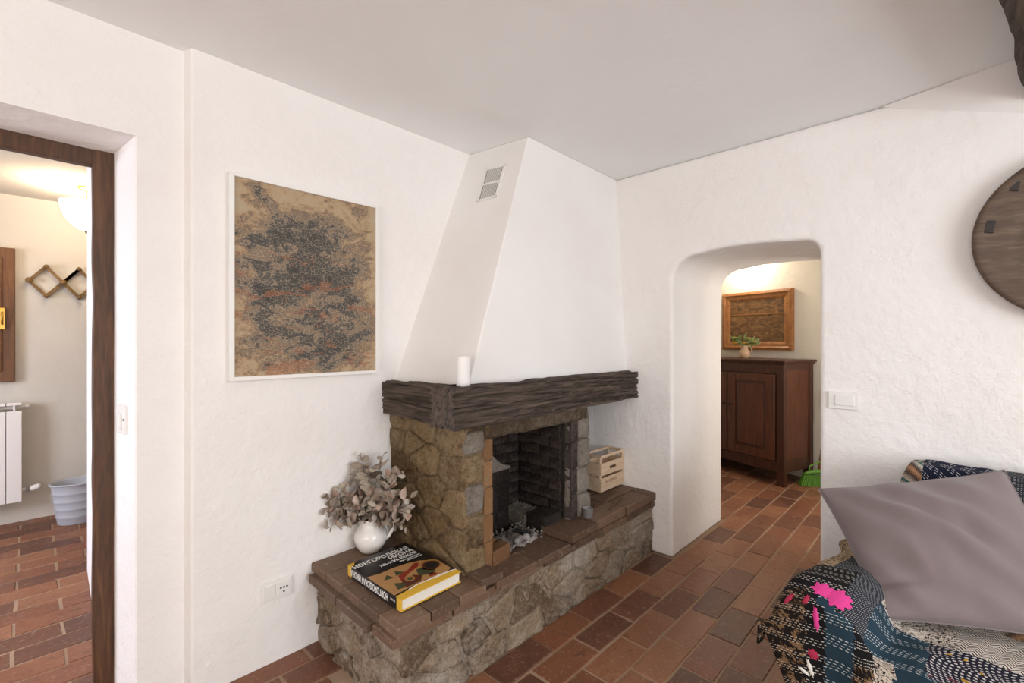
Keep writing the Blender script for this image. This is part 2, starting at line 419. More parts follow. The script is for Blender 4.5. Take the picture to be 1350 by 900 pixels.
def clip(poly, px, py, nx, ny, off):
    outp = []
    for i in range(len(poly)):
        a, b = poly[i], poly[(i + 1) % len(poly)]
        da = (a[0] - px) * nx + (a[1] - py) * ny - off; db = (b[0] - px) * nx + (b[1] - py) * ny - off
        if da <= 0: outp.append(a)
        if da * db < 0:
            k = da / (da - db); outp.append((a[0] + (b[0] - a[0]) * k, a[1] + (b[1] - a[1]) * k))
    return outp
def cellpoly(seeds, i, rect, gap, K=1.8):
    seeds = [(a, b * K) for a, b in seeds]; x0, x1, y0, y1 = rect; y0, y1 = y0 * K, y1 * K; poly = [(x0, y0), (x1, y0), (x1, y1), (x0, y1)]
    p = seeds[i]; g_ = gap * R.uniform(.5, 1.7)
    for j, q in enumerate(seeds):
        if j == i: continue
        dx, dy = q[0] - p[0], q[1] - p[1]; L = math.hypot(dx, dy)
        if L < 1e-6: continue
        poly = clip(poly, (p[0] + q[0]) / 2, (p[1] + q[1]) / 2, dx / L, dy / L, -g_ / 2)
        if len(poly) < 3: return None
    return [(a, b / K) for a, b in poly]
def stone(name, poly, P, proud, mat, parent, rough=.008):
    pts = poly
    for _ in range(2):
        q = []; w1 = .09 if _ == 0 else .25
        for i in range(len(pts)):
            a, b = pts[i], pts[(i + 1) % len(pts)]
            q += [(a[0] * (1 - w1) + b[0] * w1, a[1] * (1 - w1) + b[1] * w1), (a[0] * w1 + b[0] * (1 - w1), a[1] * w1 + b[1] * (1 - w1))]
        pts = q
    cx = sum(p[0] for p in pts) / len(pts); cy = sum(p[1] for p in pts) / len(pts); n = len(pts)
    rings = [(1.01, -.012), (1.0, proud * .4), (.965, proud * .85), (.80, proud), (.55, proud), (.30, proud), (.10, proud)]
    tilt = (R.uniform(-.06, .06), R.uniform(-.06, .06)); vs_ = []
    for s_, d in rings:
        for (x, y) in pts:
            a, b = cx + (x - cx) * s_, cy + (y - cy) * s_
            nz = noise.noise(Vector((a * 22, b * 22, proud * 300 + cx * 7))) + .6 * noise.noise(Vector((a * 60, b * 60, cx * 9)))
            dd = d + (nz * rough + (a - cx) * tilt[0] + (b - cy) * tilt[1] if d > 0 else 0)
            if d > 0: dd = max(dd, -.006)
            e = 1 + .09 * noise.noise(Vector((x * 26, y * 26, cx))) + .04 * noise.noise(Vector((x * 80, y * 80, cx)))
            vs_.append(P(cx + (a - cx) * e, cy + (b - cy) * e, dd))
    fs = [(k * n + i, k * n + (i + 1) % n, (k + 1) * n + (i + 1) % n, (k + 1) * n + i) for k in range(len(rings) - 1) for i in range(n)]
    fs.append(tuple(range((len(rings) - 1) * n, len(rings) * n)))
    return MB().add(vs_, fs).build(name, mat, parent, smooth=True)
front_seeds = [(1.612, .185), (1.44, .20), (1.62, .03), (1.36, .04), (1.13, .15), (1.19, .262), (1.0, .25), (1.01, .08), (1.86, .245),
               (2.12, .235), (2.465, .20), (2.70, .165), (2.39, .085), (2.67, .285), (2.123, .03), (2.30, .27), (1.97, .12), (1.30, .17),
               (2.62, .03), (2.82, .05), (2.24, .13), (1.86, .05), (1.18, .02), (1.36, .29), (1.72, .295)]
rect = (HX + .01, XF, -.01, .305)
for i in range(len(front_seeds)):
    p = cellpoly(front_seeds, i, rect, .013)
    if p: stone('stone', p, lambda a, b, d: (a, HY + .012 - d, b), R.uniform(.005, .016), M['stone'], hearth, .013)
left_seeds = [(1.55, .27), (1.52, .13), (1.60, .03), (1.72, .22), (1.70, .08), (1.86, .27), (1.85, .14), (1.88, .02), (1.99, .20), (2.02, .07), (2.10, .28), (2.12, .15)]
for i in range(len(left_seeds)):
    p = cellpoly(left_seeds, i, (HY + .01, YL, -.01, .305), .013)
    if p: stone('stone', p, lambda a, b, d: (HX + .012 - d, a, b), R.uniform(.005, .016), M['stone'], hearth, .013)

# hearth top: two courses of tiles
def slab(x0, x1, y0, y1, zt_, t_, parent, mat, name='hearth_tile', jit=.003, rx=0, ry=0):
    me = tilemesh(name, x1 - x0, y1 - y0, t_, .003, R.random(), mat, jit)
    return inst(name, me, parent, ((x0 + x1) / 2, (y0 + y1) / 2, zt_), (R.uniform(-.004, .004) + rx, R.uniform(-.004, .004) + ry, R.uniform(-.006, .006)))
top = lumpy(gridbox(HX, XF + .01, HY - .002, YL + .01, .29, .335, .03), .006, 20).build('hearth_bed', M['mortar'], fp, smooth=True)
x = HX - .045                                             # lower course, shows on front and left edges
while x < XF - .05:
    l = min(R.uniform(.24, .30), XF - x)
    slab(x + .003, x + l - .003, HY - .018 + R.uniform(-.006, .006), HY + .12, .343, .034, top, M['hearth_tile']); x += l
y = HY + .125
while y < YL - .05:
    l = min(.27, YL - y); slab(HX - .05 + R.uniform(-.005, .005), HX + .10, y + .003, y + l - .003, .343, .034, top, M['hearth_tile']); y += l
# upper course at the left of the opening
for (y0, y1) in [(HY - .03, HY + .10), (HY + .105, HY + .245), (HY + .25, HY + .39), (HY + .395, HY + .535), (HY + .54, YL - .002)]:
    x = HX - .028; first = y0 < HY
    while x < 1.29:
        l = min(R.uniform(.13, .15) if first else R.uniform(.25, .30), 1.40 - x)
        if l > .05: slab(x + .001, x + l - .001, y0 - .001, y1 + .001, .380 + R.uniform(-.0012, .0012), .036, top, M['hearth_tile'])
        x += l
# worn lower centre in front of the fire, loose tile, raised slab, right shelf
slab(1.39, 1.66, HY - .028, HY + .10, .362, .03, top, M['hearth_tile'], rx=.02); slab(1.665, 1.92, HY - .026, HY + .16, .360, .03, top, M['hearth_tile'])
slab(1.40, 1.66, HY + .10, HY + .24, .362, .03, top, M['hearth_tile']); 
slab(1.30, 1.42, HY - .035, HY + .06, .402, .032, top, M['hearth_tile'], ry=.02)
slab(1.925, 2.16, HY - .035, HY + .175, .398, .036, top, M['hearth_tile'])
for (y0, y1) in [(HY - .02, HY + .115), (HY + .12, HY + .25), (HY + .255, HY + .39), (HY + .395, HY + .54), (HY + .545, YL)]:
    x = 2.165 + R.uniform(0, .02)
    while x < XF - .02:
        l = min(R.uniform(.22, .32), XF + .005 - x); slab(x + .003, x + l - .003, y0 + .002, y1 - .002, .398 + R.uniform(-.003, .004) + (y0 - HY) * .02, .05, top, M['hearth_tile']); x += l

# piers, firebox
PX0, PX1, PY = 1.315, 1.415, 1.545
pl = lumpy(lumpy(gridbox(PX0, PX1 + .05, PY, YL + .02, .33, 1.03, .025), .010, 12), .006, 40).build('left_pier', M['pier_mortar'], fp, smooth=True)
pseeds = [(2.06, .99), (2.06, .91), (1.86, .985), (1.84, .84), (1.64, .955), (1.62, .82), (1.78, .69), (1.61, .66), (1.90, .50), (1.62, .49), (2.03, .76), (1.96, .62), (2.08, .55), (2.07, .42), (1.74, .40), (1.76, .55), (1.95, .90)]
for i in range(len(pseeds)):
    p = cellpoly(pseeds, i, (PY - .005, YL, .37, 1.03), .013)
    if p: stone('stone', p, lambda a, b, d: (PX0 - d, a, b), R.uniform(.004, .014), M['pier_stone'], pl, .012)
fs_ = [(1.36, .96), (1.37, .84), (1.35, .70), (1.37, .56), (1.36, .43)]
for i in range(len(fs_)):
    p = cellpoly(fs_, i, (PX0 - .005, PX1, .37, 1.0), .016)
    if p: stone('stone', p, lambda a, b, d: (a, PY - d, b), R.uniform(.010, .022), M['grey_stone'] if i in (0, 2) else M['pier_stone'], pl, .008)
# brick jamb beside the opening
fb = thing_part = lumpy(gridbox(1.42, 1.47, PY + .004, YL, .33, .99, .04), .003, 12).build('firebox_left_side', M['soot'], fp)
z = .36
for hh in (.125, .125, .125, .12, .10):
    me = tilemesh('brick', .058, .10, hh - .006, .004, z, M['fire_brick'])
    inst('brick', me, fb, (1.446, PY + .045, z + hh - .003)); z += hh
# right pier
RX0, RX1 = 2.088, 2.262
rp = lumpy(lumpy(gridbox(RX0 + .004, RX1, PY + .02, YL + .02, .33, 1.03, .025), .008, 12), .007, 40).build('right_pier', M['grey_stone'], fp, smooth=True)
z = .40
for hh in (.14, .14, .15, .14):
    inst('brick', tilemesh('brick', .06, .06, hh - .006, .004, z * 3, M['soot_brick']), rp, (2.122, PY + .035, z + hh)); z += hh
rs = [(2.21, .92), (2.20, .76), (2.21, .60), (2.20, .46)]
for i in range(4):
    p = cellpoly(rs, i, (2.155, RX1 + .004, .40, 1.02), .014)
    if p: stone('stone', p, lambda a, b, d: (a, PY + .02 - d, b), R.uniform(.012, .03), M['grey_stone'], rp, .010)
rs = [(1.66, .90), (1.68, .72), (1.65, .55), (1.90, .85), (1.92, .62), (2.06, .95), (2.06, .5)]
for i in range(7):
    p = cellpoly(rs, i, (PY + .02, YL, .40, 1.02), .02)
    if p: stone('stone', p, lambda a, b, d: (RX1 + d, a, b), R.uniform(.01, .025), M['grey_stone'], rp, .009)
# sooty inner right wall laid in brick
iw = MB().box(RX0 - .004, RX0 + .02, PY + .05, 1.96, .33, 1.0).build('firebox_right_side', M['soot'], fp)
zz = .37; k = 0
while zz < .97:
    y = PY + .075 - (.07 if k % 2 else 0)
    while y < 1.94:
        y0, y1 = max(y, PY + .07), min(y + .15, 1.945)
        if y1 - y0 > .03:
            me = tilemesh('brick', y1 - y0 - .005, .056, .02, .003, zz + y, M['soot_brick'], .004)
            inst('brick', me, iw, M=Matrix.Translation((RX0 - .009 - R.uniform(0, .004), (y0 + y1) / 2, zz + .03)) @ Matrix(((0, 0, -1, 0), (1, 0, 0, 0), (0, 1, 0, 0), (0, 0, 0, 1))))
        y += .155
    zz += .06; k += 1
bw = lumpy(gridbox(1.44, 2.12, 1.945, YL + .01, .33, 1.02, .03), .008, 14).build('firebox_back', M['soot'], fp, smooth=True)
zz = .36; k = 0
while zz < .95:
    x = 1.47 - (.1 if k % 2 else 0)
    while x < 2.07:
        x0, x1 = max(x, 1.47), min(x + .2, 2.075)
        if x1 - x0 > .03:
            inst('brick', tilemesh('brick', x1 - x0 - .01, .054, .02, .004, zz + x, M['soot_brick']), bw, M=Matrix.Translation(((x0 + x1) / 2, 1.936 - R.uniform(0, .005), zz + .03)) @ Matrix.Rotation(PI / 2, 4, 'X'))
        x += .205
    zz += .062; k += 1
MB().box(1.40, 2.26, PY + .09, YL, .985, 1.17).build('throat', M['soot'], fp)
lt = lumpy(gridbox(1.35, 2.24, PY + .0, PY + .10, .953, 1.03, .02), .008, 22).build('lintel', M['smoked_stone'], fp, smooth=True)
# fire back block with a hump of pale mortar, kerb block, ash
fbk = lumpy(gridbox(1.475, 1.86, 1.81, 1.94, .34, .70, .03), .005, 18).build('fire_back', M['soot'], fp, smooth=True)
hump = []
for i in range(13):
    t_ = i / 12; hgt = .095 * math.exp(-((t_ - .55) / .22) ** 2) + .012
    hump.append((1.475 + .385 * t_, .695 + hgt))
MB().prism([(1.475, .69)] + hump + [(1.86, .69)], 1.795, 1.935, 'y').build('mortar_hump', M['grey_stone'], fbk, bevel=.008)
lumpy(gridbox(1.925, 2.072, 1.60, 1.735, .33, .447, .03), .003, 18).build('kerb_block', M['soot'], fp, bevel=.006)
lumpy(gridbox(1.925, 1.985, 1.745, 1.945, .33, .425, .03), .004, 18).build('kerb_block', M['grey_stone'], fp, bevel=.006)
lumpy(gridbox(1.985, 2.075, 1.74, 1.945, .33, .405, .03), .004, 18).build('ash_shelf', M['soot_brick'], fp)
MB().box(1.465, 2.09, PY + .02, 1.95, .30, .345).build('firebox_floor', M['soot'], fp)

# mantel: two weathered beams with deep grooves
def beam(name, p0, p1, depth_vec, z0, z1, mat, parent, seed, groove=.017):
    p0, p1, dv = Vector(p0), Vector(p1), Vector(depth_vec); L = (p1 - p0).length; ax = (p1 - p0) / L
    dl = dv.length; dn = dv / dl; hgt = z1 - z0
    per = []; nh, nd = 34, 22
    for i in range(nh): per.append((0, z0 + hgt * i / nh, (-1, 0)))
    for i in range(nd): per.append((dl * i / nd, z1, (0, 1)))
    for i in range(nh): per.append((dl, z1 - hgt * i / nh, (1, 0)))
    for i in range(nd): per.append((dl * (1 - i / nd), z0, (0, -1)))
    n = len(per); ns = max(20, int(L / .012)); vs_ = []
    for s_ in range(ns + 1):
        u = L * s_ / ns
        for (d, z_, nn) in per:
            q = Vector((u * 1.3 + seed, d * 16, z_ * 34 + u * 1.1 * (.4 if seed else .9)))
            r1 = noise.noise(q); r2 = noise.noise(Vector((u * 2.6, d * 55, z_ * 90 + seed)))
            gv = -groove * max(0, 1 - abs(r1) * 6) ** 1.0 - groove * .35 * max(0, 1 - abs(r2) * 4) + .004 * noise.noise(Vector((u * 9, d * 9, z_ * 9)))
            warp = .012 * noise.noise(Vector((u * 1.6 + seed, 0, 3.3)))
            cr = .004 if (min(d, dl - d) < .004 and min(z_ - z0, z1 - z_) < .004) else 0
            p = p0 + ax * u + dn * (d - nn[0] * -gv * -1 if False else d + nn[0] * gv)
            vs_.append((p.x, p.y, z_ + nn[1] * gv + (warp if z_ < z0 + .01 else warp * .4)))
    fs = [(i * n + j, i * n + (j + 1) % n, (i + 1) * n + (j + 1) % n, (i + 1) * n + j) for i in range(ns) for j in range(n)]
    fs += [tuple(range(n - 1, -1, -1)), tuple(range(ns * n, (ns + 1) * n))]
    return MB().add(vs_, fs).build(name, mat, parent, smooth=False)
mantel = MB().box(1.42, XF - .01, 1.66, 2.14, 1.03, 1.185).build('mantel_core', M['soot'], fp)
bf = beam('mantel_beam', (1.225, 1.503, 0), (XF + .02, 1.562, 0), (-.006, .17, 0), 1.022, 1.203, M['beam_x'], fp, 0)
bs = beam('mantel_return', (1.255, 1.672, 0), (1.262, YL + .01, 0), (.17, 0, 0), 1.024, 1.196, M['beam_y'], fp, 5.1)

# hood (tapering plaster chimney breast) with corner bead and vent grille
hv = [(1.415, 1.64, 1.185), (XF + .02, 1.652, 1.185), (XF + .02, YL + .02, 1.185), (1.3371, YL + .02, 1.185),
      (1.925, 1.722, CEIL), (XF + .02, 1.737, CEIL), (XF + .02, YL + .02, CEIL), (1.8591, YL + .02, CEIL)]
hood = MB().add(hv, [(0, 3, 2, 1), (4, 5, 6, 7), (0, 1, 5, 4), (1, 2, 6, 5), (2, 3, 7, 6), (3, 0, 4, 7)]).build('hood', M['plaster_smooth'], fp, bevel=.006)
MB().lathe([(0, 0), (.031, 0), (.032, .02), (.031, .128), (.028, .136), (0, .138)], (1.353, 1.605, 1.197), 20).build('corner_bead', M['plaster_smooth'], hood, smooth=True)
A, B, Cc = Vector((1.415, 1.64, 1.185)), Vector((1.34, YL, 1.185)), Vector((1.925, 1.722, 2.545))
va = [Vector((1.8306, 1.953, 2.3876)), Vector((1.846, 1.8383, 2.3837)), Vector((1.7778, 1.8355, 2.2051)), Vector((1.7593, 1.946, 2.1992))]
nv = (B - A).cross(Cc - A).normalized(); 
if nv.x > 0: nv = -nv
def vp(s_, t_, d=0):   # s 0..1 from wall side to front, t 0..1 bottom to top
    b_ = va[3].lerp(va[2], s_); t2 = va[0].lerp(va[1], s_); return b_.lerp(t2, t_) + nv * d
vent = MB()
def quadbox(m, s0, s1, t0, t1, d0, d1):
    c = [vp(s0, t0, d0), vp(s1, t0, d0), vp(s1, t1, d0), vp(s0, t1, d0), vp(s0, t0, d1), vp(s1, t0, d1), vp(s1, t1, d1), vp(s0, t1, d1)]
    return m.add(c, [(0, 3, 2, 1), (4, 5, 6, 7), (0, 1, 5, 4), (1, 2, 6, 5), (2, 3, 7, 6), (3, 0, 4, 7)])
quadbox(vent, 0, 1, 0, 1, -.004, .001); vent = vent.build('vent_grille', M['dark_hole'], fp)
fr = MB(); quadbox(fr, -.12, 1.12, 1, 1.07, -.002, .006); quadbox(fr, -.12, 1.12, -.07, 0, -.002, .006); quadbox(fr, -.12, 0, -.07, 1.07, -.002, .006); quadbox(fr, 1, 1.12, -.07, 1.07, -.002, .006); quadbox(fr, 0, 1, .47, .53, -.002, .006)
fr.build('grille_frame', M['white_plastic'], vent)
for i in range(1, 12):
    s_ = i / 12
    q = MB(); quadbox(q, s_ - .017, s_ + .017, 0, 1, -.002, .005); q.build('slat', M['white_plastic'], vent)
# ash bed and charcoal
am = MB(); nx, ny = 44, 34
for j in range(ny + 1):
    for i in range(nx + 1):
        x = 1.475 + .445 * i / nx; y = PY + .03 + .22 * j / ny
        h_ = .352 + .030 * math.sin(PI * i / nx) * math.sin(PI * min(1, .2 + j / ny)) + .02 * noise.noise(Vector((x * 25, y * 25, 0))) + .010 * noise.noise(Vector((x * 80, y * 80, 3)))
        am.v.append(Vector((x, y, h_)))
am.f = [(j * (nx + 1) + i, j * (nx + 1) + i + 1, (j + 1) * (nx + 1) + i + 1, (j + 1) * (nx + 1) + i) for j in range(ny) for i in range(nx)]
for q in range(260):
    c = Vector((R.uniform(1.49, 1.91), R.uniform(PY + .05, 1.78), .376)); r_ = R.uniform(.003, .012)
    c.z += R.uniform(-.008, .012)
    am.add([c + Vector((R.uniform(.5, 1) * r_ * a, R.uniform(.5, 1) * r_ * b, R.uniform(.5, 1) * r_ * d)) for a, b, d in [(1, 0, 0), (-1, 0, 0), (0, 1, 0), (0, -1, 0), (0, 0, 1), (0, 0, -1)]],
           [(0, 2, 4), (2, 1, 4), (1, 3, 4), (3, 0, 4), (2, 0, 5), (1, 2, 5), (3, 1, 5), (0, 3, 5)])
tag(am.build('ash_bed', M['ash'], None), 'pale grey ash and cinders heaped in the fireplace', 'ash', kind='stuff')
am = MB()
for q in range(240):
    c = Vector((R.uniform(1.995, 2.065), R.uniform(1.75, 1.93), .413)); 
    c.z += R.uniform(-.004, .014); r_ = R.uniform(.004, .013)
    am.add([c + Vector((R.uniform(.5, 1) * r_ * a, R.uniform(.5, 1) * r_ * b, R.uniform(.5, 1) * r_ * d)) for a, b, d in [(1, 0, 0), (-1, 0, 0), (0, 1, 0), (0, -1, 0), (0, 0, 1), (0, 0, -1)]],
           [(0, 2, 4), (2, 1, 4), (1, 3, 4), (3, 0, 4), (2, 0, 5), (1, 2, 5), (3, 1, 5), (0, 3, 5)])
tag(am.build('ash_cinders', M['ash'], None), 'bluish ash cinders strewn behind the pale kerb at the back of the fireplace', 'ash', kind='stuff')
for i, (x, y, l, a, lb) in enumerate([(1.60, 1.64, .13, .5, 'charred half-burnt stick lying across the ash'), (1.80, 1.66, .10, 2.2, 'short charred wood end in the ash near the kerb block')]):
    m = MB(Matrix.Translation((x, y, .392)) @ Matrix.Rotation(a, 4, 'Z')); m.tube([(-l / 2 + l * k / 6, .006 * math.sin(k), 0) for k in range(7)], [.010, .014, .013, .015, .014, .012, .007], 8)
    tag(lumpy(m, .003, 40).build('charred_stick', M['char']), lb, 'firewood')
# loose bricks and wood in the opening
b1 = inst('loose_brick', tilemesh('loose_brick', .13, .06, .065, .004, 91, M['fire_brick']), None, (1.535, 1.575, .428), (0, 0, .15)); tag(b1, 'orange brick standing against the left jamb of the fire opening', 'brick')
b2 = inst('loose_brick', tilemesh('loose_brick', .12, .07, .04, .004, 92, M['fire_brick']), None, (1.535, 1.66, .425), (0, .05, .4)); tag(b2, 'sooty brick lying behind the standing orange brick in the ash', 'brick')
for i in range(3):
    c = Vector((1.70 + .035 * i, 1.60 + .012 * (i % 2), .392)); m = MB()
    m.lathe([(0, -.014), (.012, -.013), (.020, -.004), (.019, .006), (.010, .013), (0, .014)], c, 10); lumpy(m, .006, 60)
    tag(m.build('ember_lump', M['ash'], smooth=True), ['white burnt-out ember lump closest to the standing orange brick', 'white burnt-out ember lump between two others on the ash', 'white burnt-out ember lump closest to the raised hearth slab'][i], 'ember', 'burnt-out ember lumps on the ash')

# ------------------------------------------------------------------ things on the hearth
# tin cup
t = thing('tin_cup', 'small dented tin cup standing on the hearth by the right pier', 'cup', (2.185, 1.505, .405))
MB().lathe([(0, .0), (.026, 0), (.027, .002), (.0285, .05), (.030, .052), (.0275, .052), (.026, .004), (0, .004)], (2.185, 1.505, .405), 20).build('cup_body', M['tin'], t, smooth=True)
MB().tube([(2.185 + .028, 1.505, .443), (2.23, 1.500, .44), (2.23, 1.500, .418), (2.185 + .028, 1.505, .412)], .003, 6).build('handle', M['tin'], t, smooth=True)
# sticks
for (p, q, r_, lb) in [((2.30, 1.55, .41), (2.70, 1.64, .412), .006, 'long brown kindling stick on the right hearth shelf in front of the crate'),
                       ((2.36, 1.47, .410), (2.62, 1.53, .41), .005, 'thinner crooked kindling stick beside the long one'),]:
    p, q = Vector(p), Vector(q)
    m = MB().tube([p.lerp(q, k / 6) + Vector((0, .006 * math.sin(k * 2.1), .001 * math.sin(k))) for k in range(7)], [r_ * (1 - .06 * k) for k in range(7)], 7)
    tag(m.build('kindling_stick', M['door_wood'], smooth=True), lb, 'stick')
# crate
cx0, cx1, cy0, cy1, cz = 2.575, 2.866, 1.668, 1.80, .414
t = thing('wooden_crate', 'pale pine crate with handle slot and printed lettering on the hearth', 'crate', (2.72, 1.735, cz))
H_ = .238; 
for (xa, ya_) in [(cx0, cy0), (cx1 - .018, cy0), (cx0, cy1 - .018), (cx1 - .018, cy1 - .018)]:
    MB().box(xa, xa + .018, ya_ + .006, ya_ + .018 if ya_ < 1.7 else ya_ + .012, cz, cz + H_).build('corner_post', M['crate'], t, bevel=.001)
MB().box(cx0 + .006, cx1 - .006, cy0 + .006, cy1 - .006, cz, cz + .008).build('bottom_board', M['crate'], t)
bands = [(0, .088), (.105, .185), (.222, H_)]
for bi, (z0, z1) in enumerate(bands):
    for yy in (cy0, cy1 - .006):
        m = MB()
        if bi == 1 and yy == cy0:     # board with the handle slot
            xm = (cx0 + cx1) / 2; s0, s1, h0, h1 = xm - .04, xm + .04, cz + .135, cz + .155
            m.box(cx0, s0, yy, yy + .006, cz + z0, cz + z1); m.box(s1, cx1, yy, yy + .006, cz + z0, cz + z1)
            m.box(s0, s1, yy, yy + .006, cz + z0, h0); m.box(s0, s1, yy, yy + .006, h1, cz + z1)
        else: m.box(cx0, cx1, yy, yy + .006, cz + z0, cz + z1)
        m.build('side_board', M['crate'], t)
    for xx in (cx0 - .001, cx1 - .006):
        MB().box(xx, xx + .007, cy0 + .006, cy1 - .006, cz + z0, cz + z1).build('end_board', M['crate'], t)

def text(body, size, ex, M_, mat, name, parent, sx=1.0, align='LEFT', shear=0, bold=0):
    c = bpy.data.curves.new(name, 'FONT'); c.body = body; c.size = size; c.extrude = ex; c.align_x = align; c.shear = shear; c.offset = bold
    o = bpy.data.objects.new(name, c); col.objects.link(o); bpy.context.view_layer.update()
    dg = bpy.context.evaluated_depsgraph_get()
    me = bpy.data.meshes.new_from_object(o.evaluated_get(dg)); me.name = name
    bpy.data.objects.remove(o)
    me.materials.clear(); me.materials.append(mat)
    for v in me.vertices: v.co = M_ @ Vector((v.co.x * sx, v.co.y, v.co.z))
    n = bpy.data.objects.new(name, me); col.objects.link(n); attach(n, parent); return n
M['ink_brown'] = plain('brown_ink', (150, 110, 90), .8)
FY = Matrix(((1, 0, 0, 0), (0, 0, -1, 0), (0, 1, 0, 0), (0, 0, 0, 1)))      # text facing -Y
text('Sauvignon', .038, .0003, Matrix.Translation((cx0 + .04, cy0 - .0006, cz + .052)) @ FY, M['ink_brown'], 'lettering', t)

# jug
JC = Vector((1.150, 2.062, .381))
jug = thing('ceramic_jug', 'white glazed ceramic jug with looped handle holding dried eucalyptus', 'jug', JC)
prof = [(0, .002), (.042, 0), (.050, .004), (.062, .02), (.074, .045), (.079, .068), (.075, .09), (.062, .112), (.052, .127), (.050, .142), (.054, .160), (.056, .163), (.052, .161), (.046, .142), (.048, .127), (.058, .112), (.070, .09), (.074, .068), (.060, .03), (0, .012)]
m = MB().lathe(prof, JC, 40)
sd = Vector((-.70, .72, 0))
for i, v in enumerate(m.v):
    hz = v.z - JC.z
    if hz > .125:                          # pouring lip pulled out opposite the handle
        d = Vector((v.x - JC.x, v.y - JC.y, 0)); k = max(0, d.normalized().dot(sd)) ** 6 if d.length > 1e-5 else 0
        m.v[i] = v + sd * .016 * k * (hz - .125) / .035
m.build('jug_body', M['ceramic'], jug, smooth=True)
hd = -sd
MB().tube([JC + hd * a + Vector((0, 0, b)) for a, b in [(.046, .146), (.066, .158), (.090, .152), (.104, .128), (.104, .100), (.090, .072), (.072, .056)]], [.009, .010, .010, .0095, .009, .008, .008], 10).build('handle', M['ceramic'], jug, smooth=True)
# eucalyptus bouquet
def leafmat(name, a, b):
    t_ = NT(name); oi = t_.n('ShaderNodeObjectInfo').outputs['Random']; v = t_.coord(rnd=True)
    c = t_.ramp(t_.math('ADD', t_.math('MULTIPLY', oi, .7), t_.math('MULTIPLY', t_.noise(v, 40), .3)), a)
    return t_.fin(c, .75, t_.bump(t_.noise(v, 60), .2, .003))
M['euc'] = leafmat('dried_eucalyptus', [(.1, (132, 112, 94)), (.3, (162, 148, 132)), (.48, (178, 166, 150)), (.62, (164, 130, 112)), (.78, (192, 182, 170)), (.92, (148, 136, 100))], 0)
M['stem'] = plain('dry_stem', (112, 88, 64), .8)
def leafmesh(l, w_, curl, seed):
    q = random.Random(seed); vs_ = []; fs = []; nl, nw = 6, 4
    for i in range(nl + 1):
        t_ = i / nl; ww = w_ * math.sin(PI * min(1, (t_ * .93 + .05))) ** .6
        for j in range(nw + 1):
            s_ = j / nw * 2 - 1
            vs_.append((s_ * ww / 2, t_ * l, curl * (t_ ** 2) * l + .35 * abs(s_) * ww * .5 + .002 * math.sin(5 * t_ + 3 * s_ + seed)))
    fs = [(i * (nw + 1) + j, i * (nw + 1) + j + 1, (i + 1) * (nw + 1) + j + 1, (i + 1) * (nw + 1) + j) for i in range(nl) for j in range(nw)]
    n = len(vs_); vs_ += [(a, b, c - .0007) for a, b, c in vs_]; fs += [tuple(reversed([k + n for k in f])) for f in fs]
    return MB().add(vs_, fs).mesh('leaf', M['euc'], True)
LM = [leafmesh(.046, .042, .3, 1), leafmesh(.058, .044, -.25, 2), leafmesh(.036, .036, .1, 3), leafmesh(.064, .048, .5, 4)]
bq = thing('eucalyptus_bouquet', 'bunch of dried grey-green eucalyptus stems in the white jug', 'dried plant', JC + Vector((0, 0, .16)))
neck = JC + Vector((0, 0, .145))
rt_ = Vector((uy, -ux, 0)); fwv = Vector((ux, uy, 0))
# (sideways, toward viewer, up) of each tip, metres from the neck
tips = [(-.235, .04, .12), (-.20, .06, .02), (-.15, .05, .16), (-.25, .03, .07), (-.10, .09, .10), (-.16, .12, -.01), (-.05, -.0, .30), (.0, .03, .24), (.07, .03, .31), (.12, .04, .22),
        (.15, .05, .13), (.19, .05, .06), (.10, .07, .04), (.03, .09, .16), (-.03, .12, .10), (-.09, .02, .22), (.06, .10, .09), (.14, .09, .0), (.0, .1, .05), (-.11, .06, .05), (.24, .13, .14), (.22, .13, .06), (.18, .10, .25), (.20, .14, .0)]
for si, (a, b, c) in enumerate(tips):
    tip = neck + rt_ * a - fwv * b + Vector((0, 0, c + .02))
    mid = neck + (rt_ * a - fwv * b) * .30 + Vector((0, 0, max(.09, c * .65)))
    n0 = neck + Vector((R.uniform(-.02, .02), R.uniform(-.02, .02), -.05))
    path = [n0.lerp(mid, k / 8).lerp(mid.lerp(tip, k / 8), k / 8) for k in range(9)]
    for p in path:
        p.y = min(p.y, YL - .012)
    st = MB().tube(path, [.0022 - .00015 * k for k in range(9)], 5).build('stem', M['stem'], bq, smooth=True)
    nlv = 13
    for k in range(nlv):
        u = .33 + .67 * k / (nlv - 1); fi = min(u * 8, 7.999); i0 = int(fi); p = path[i0].lerp(path[i0 + 1], fi - i0)
        tg = (path[i0 + 1] - path[i0]).normalized()
        ang = k * 2.4 + si; sd1 = tg.orthogonal().normalized(); sd2 = tg.cross(sd1)
        dr = (sd1 * math.cos(ang) + sd2 * math.sin(ang)) * .9 + tg * R.uniform(.1, .7); 
        if p.y + dr.y * .05 > YL - .015: dr.y = -abs(dr.y)
        dr.normalize()
        zv = (dr.cross(Vector((R.uniform(-1, 1), R.uniform(-1, 1), R.uniform(-1, 1)))).normalized()); xv = dr.cross(zv).normalized()
        sc_ = R.uniform(.75, 1.15) * (1.1 - .45 * max(0, u - .6) / .4)
        Mx = Matrix((( xv.x, dr.x, zv.x, p.x), (xv.y, dr.y, zv.y, p.y), (xv.z, dr.z, zv.z, p.z), (0, 0, 0, 1))) @ Matrix.Scale(sc_, 4)
        inst('leaf', LM[(si + k) % 4], st, M=Mx)

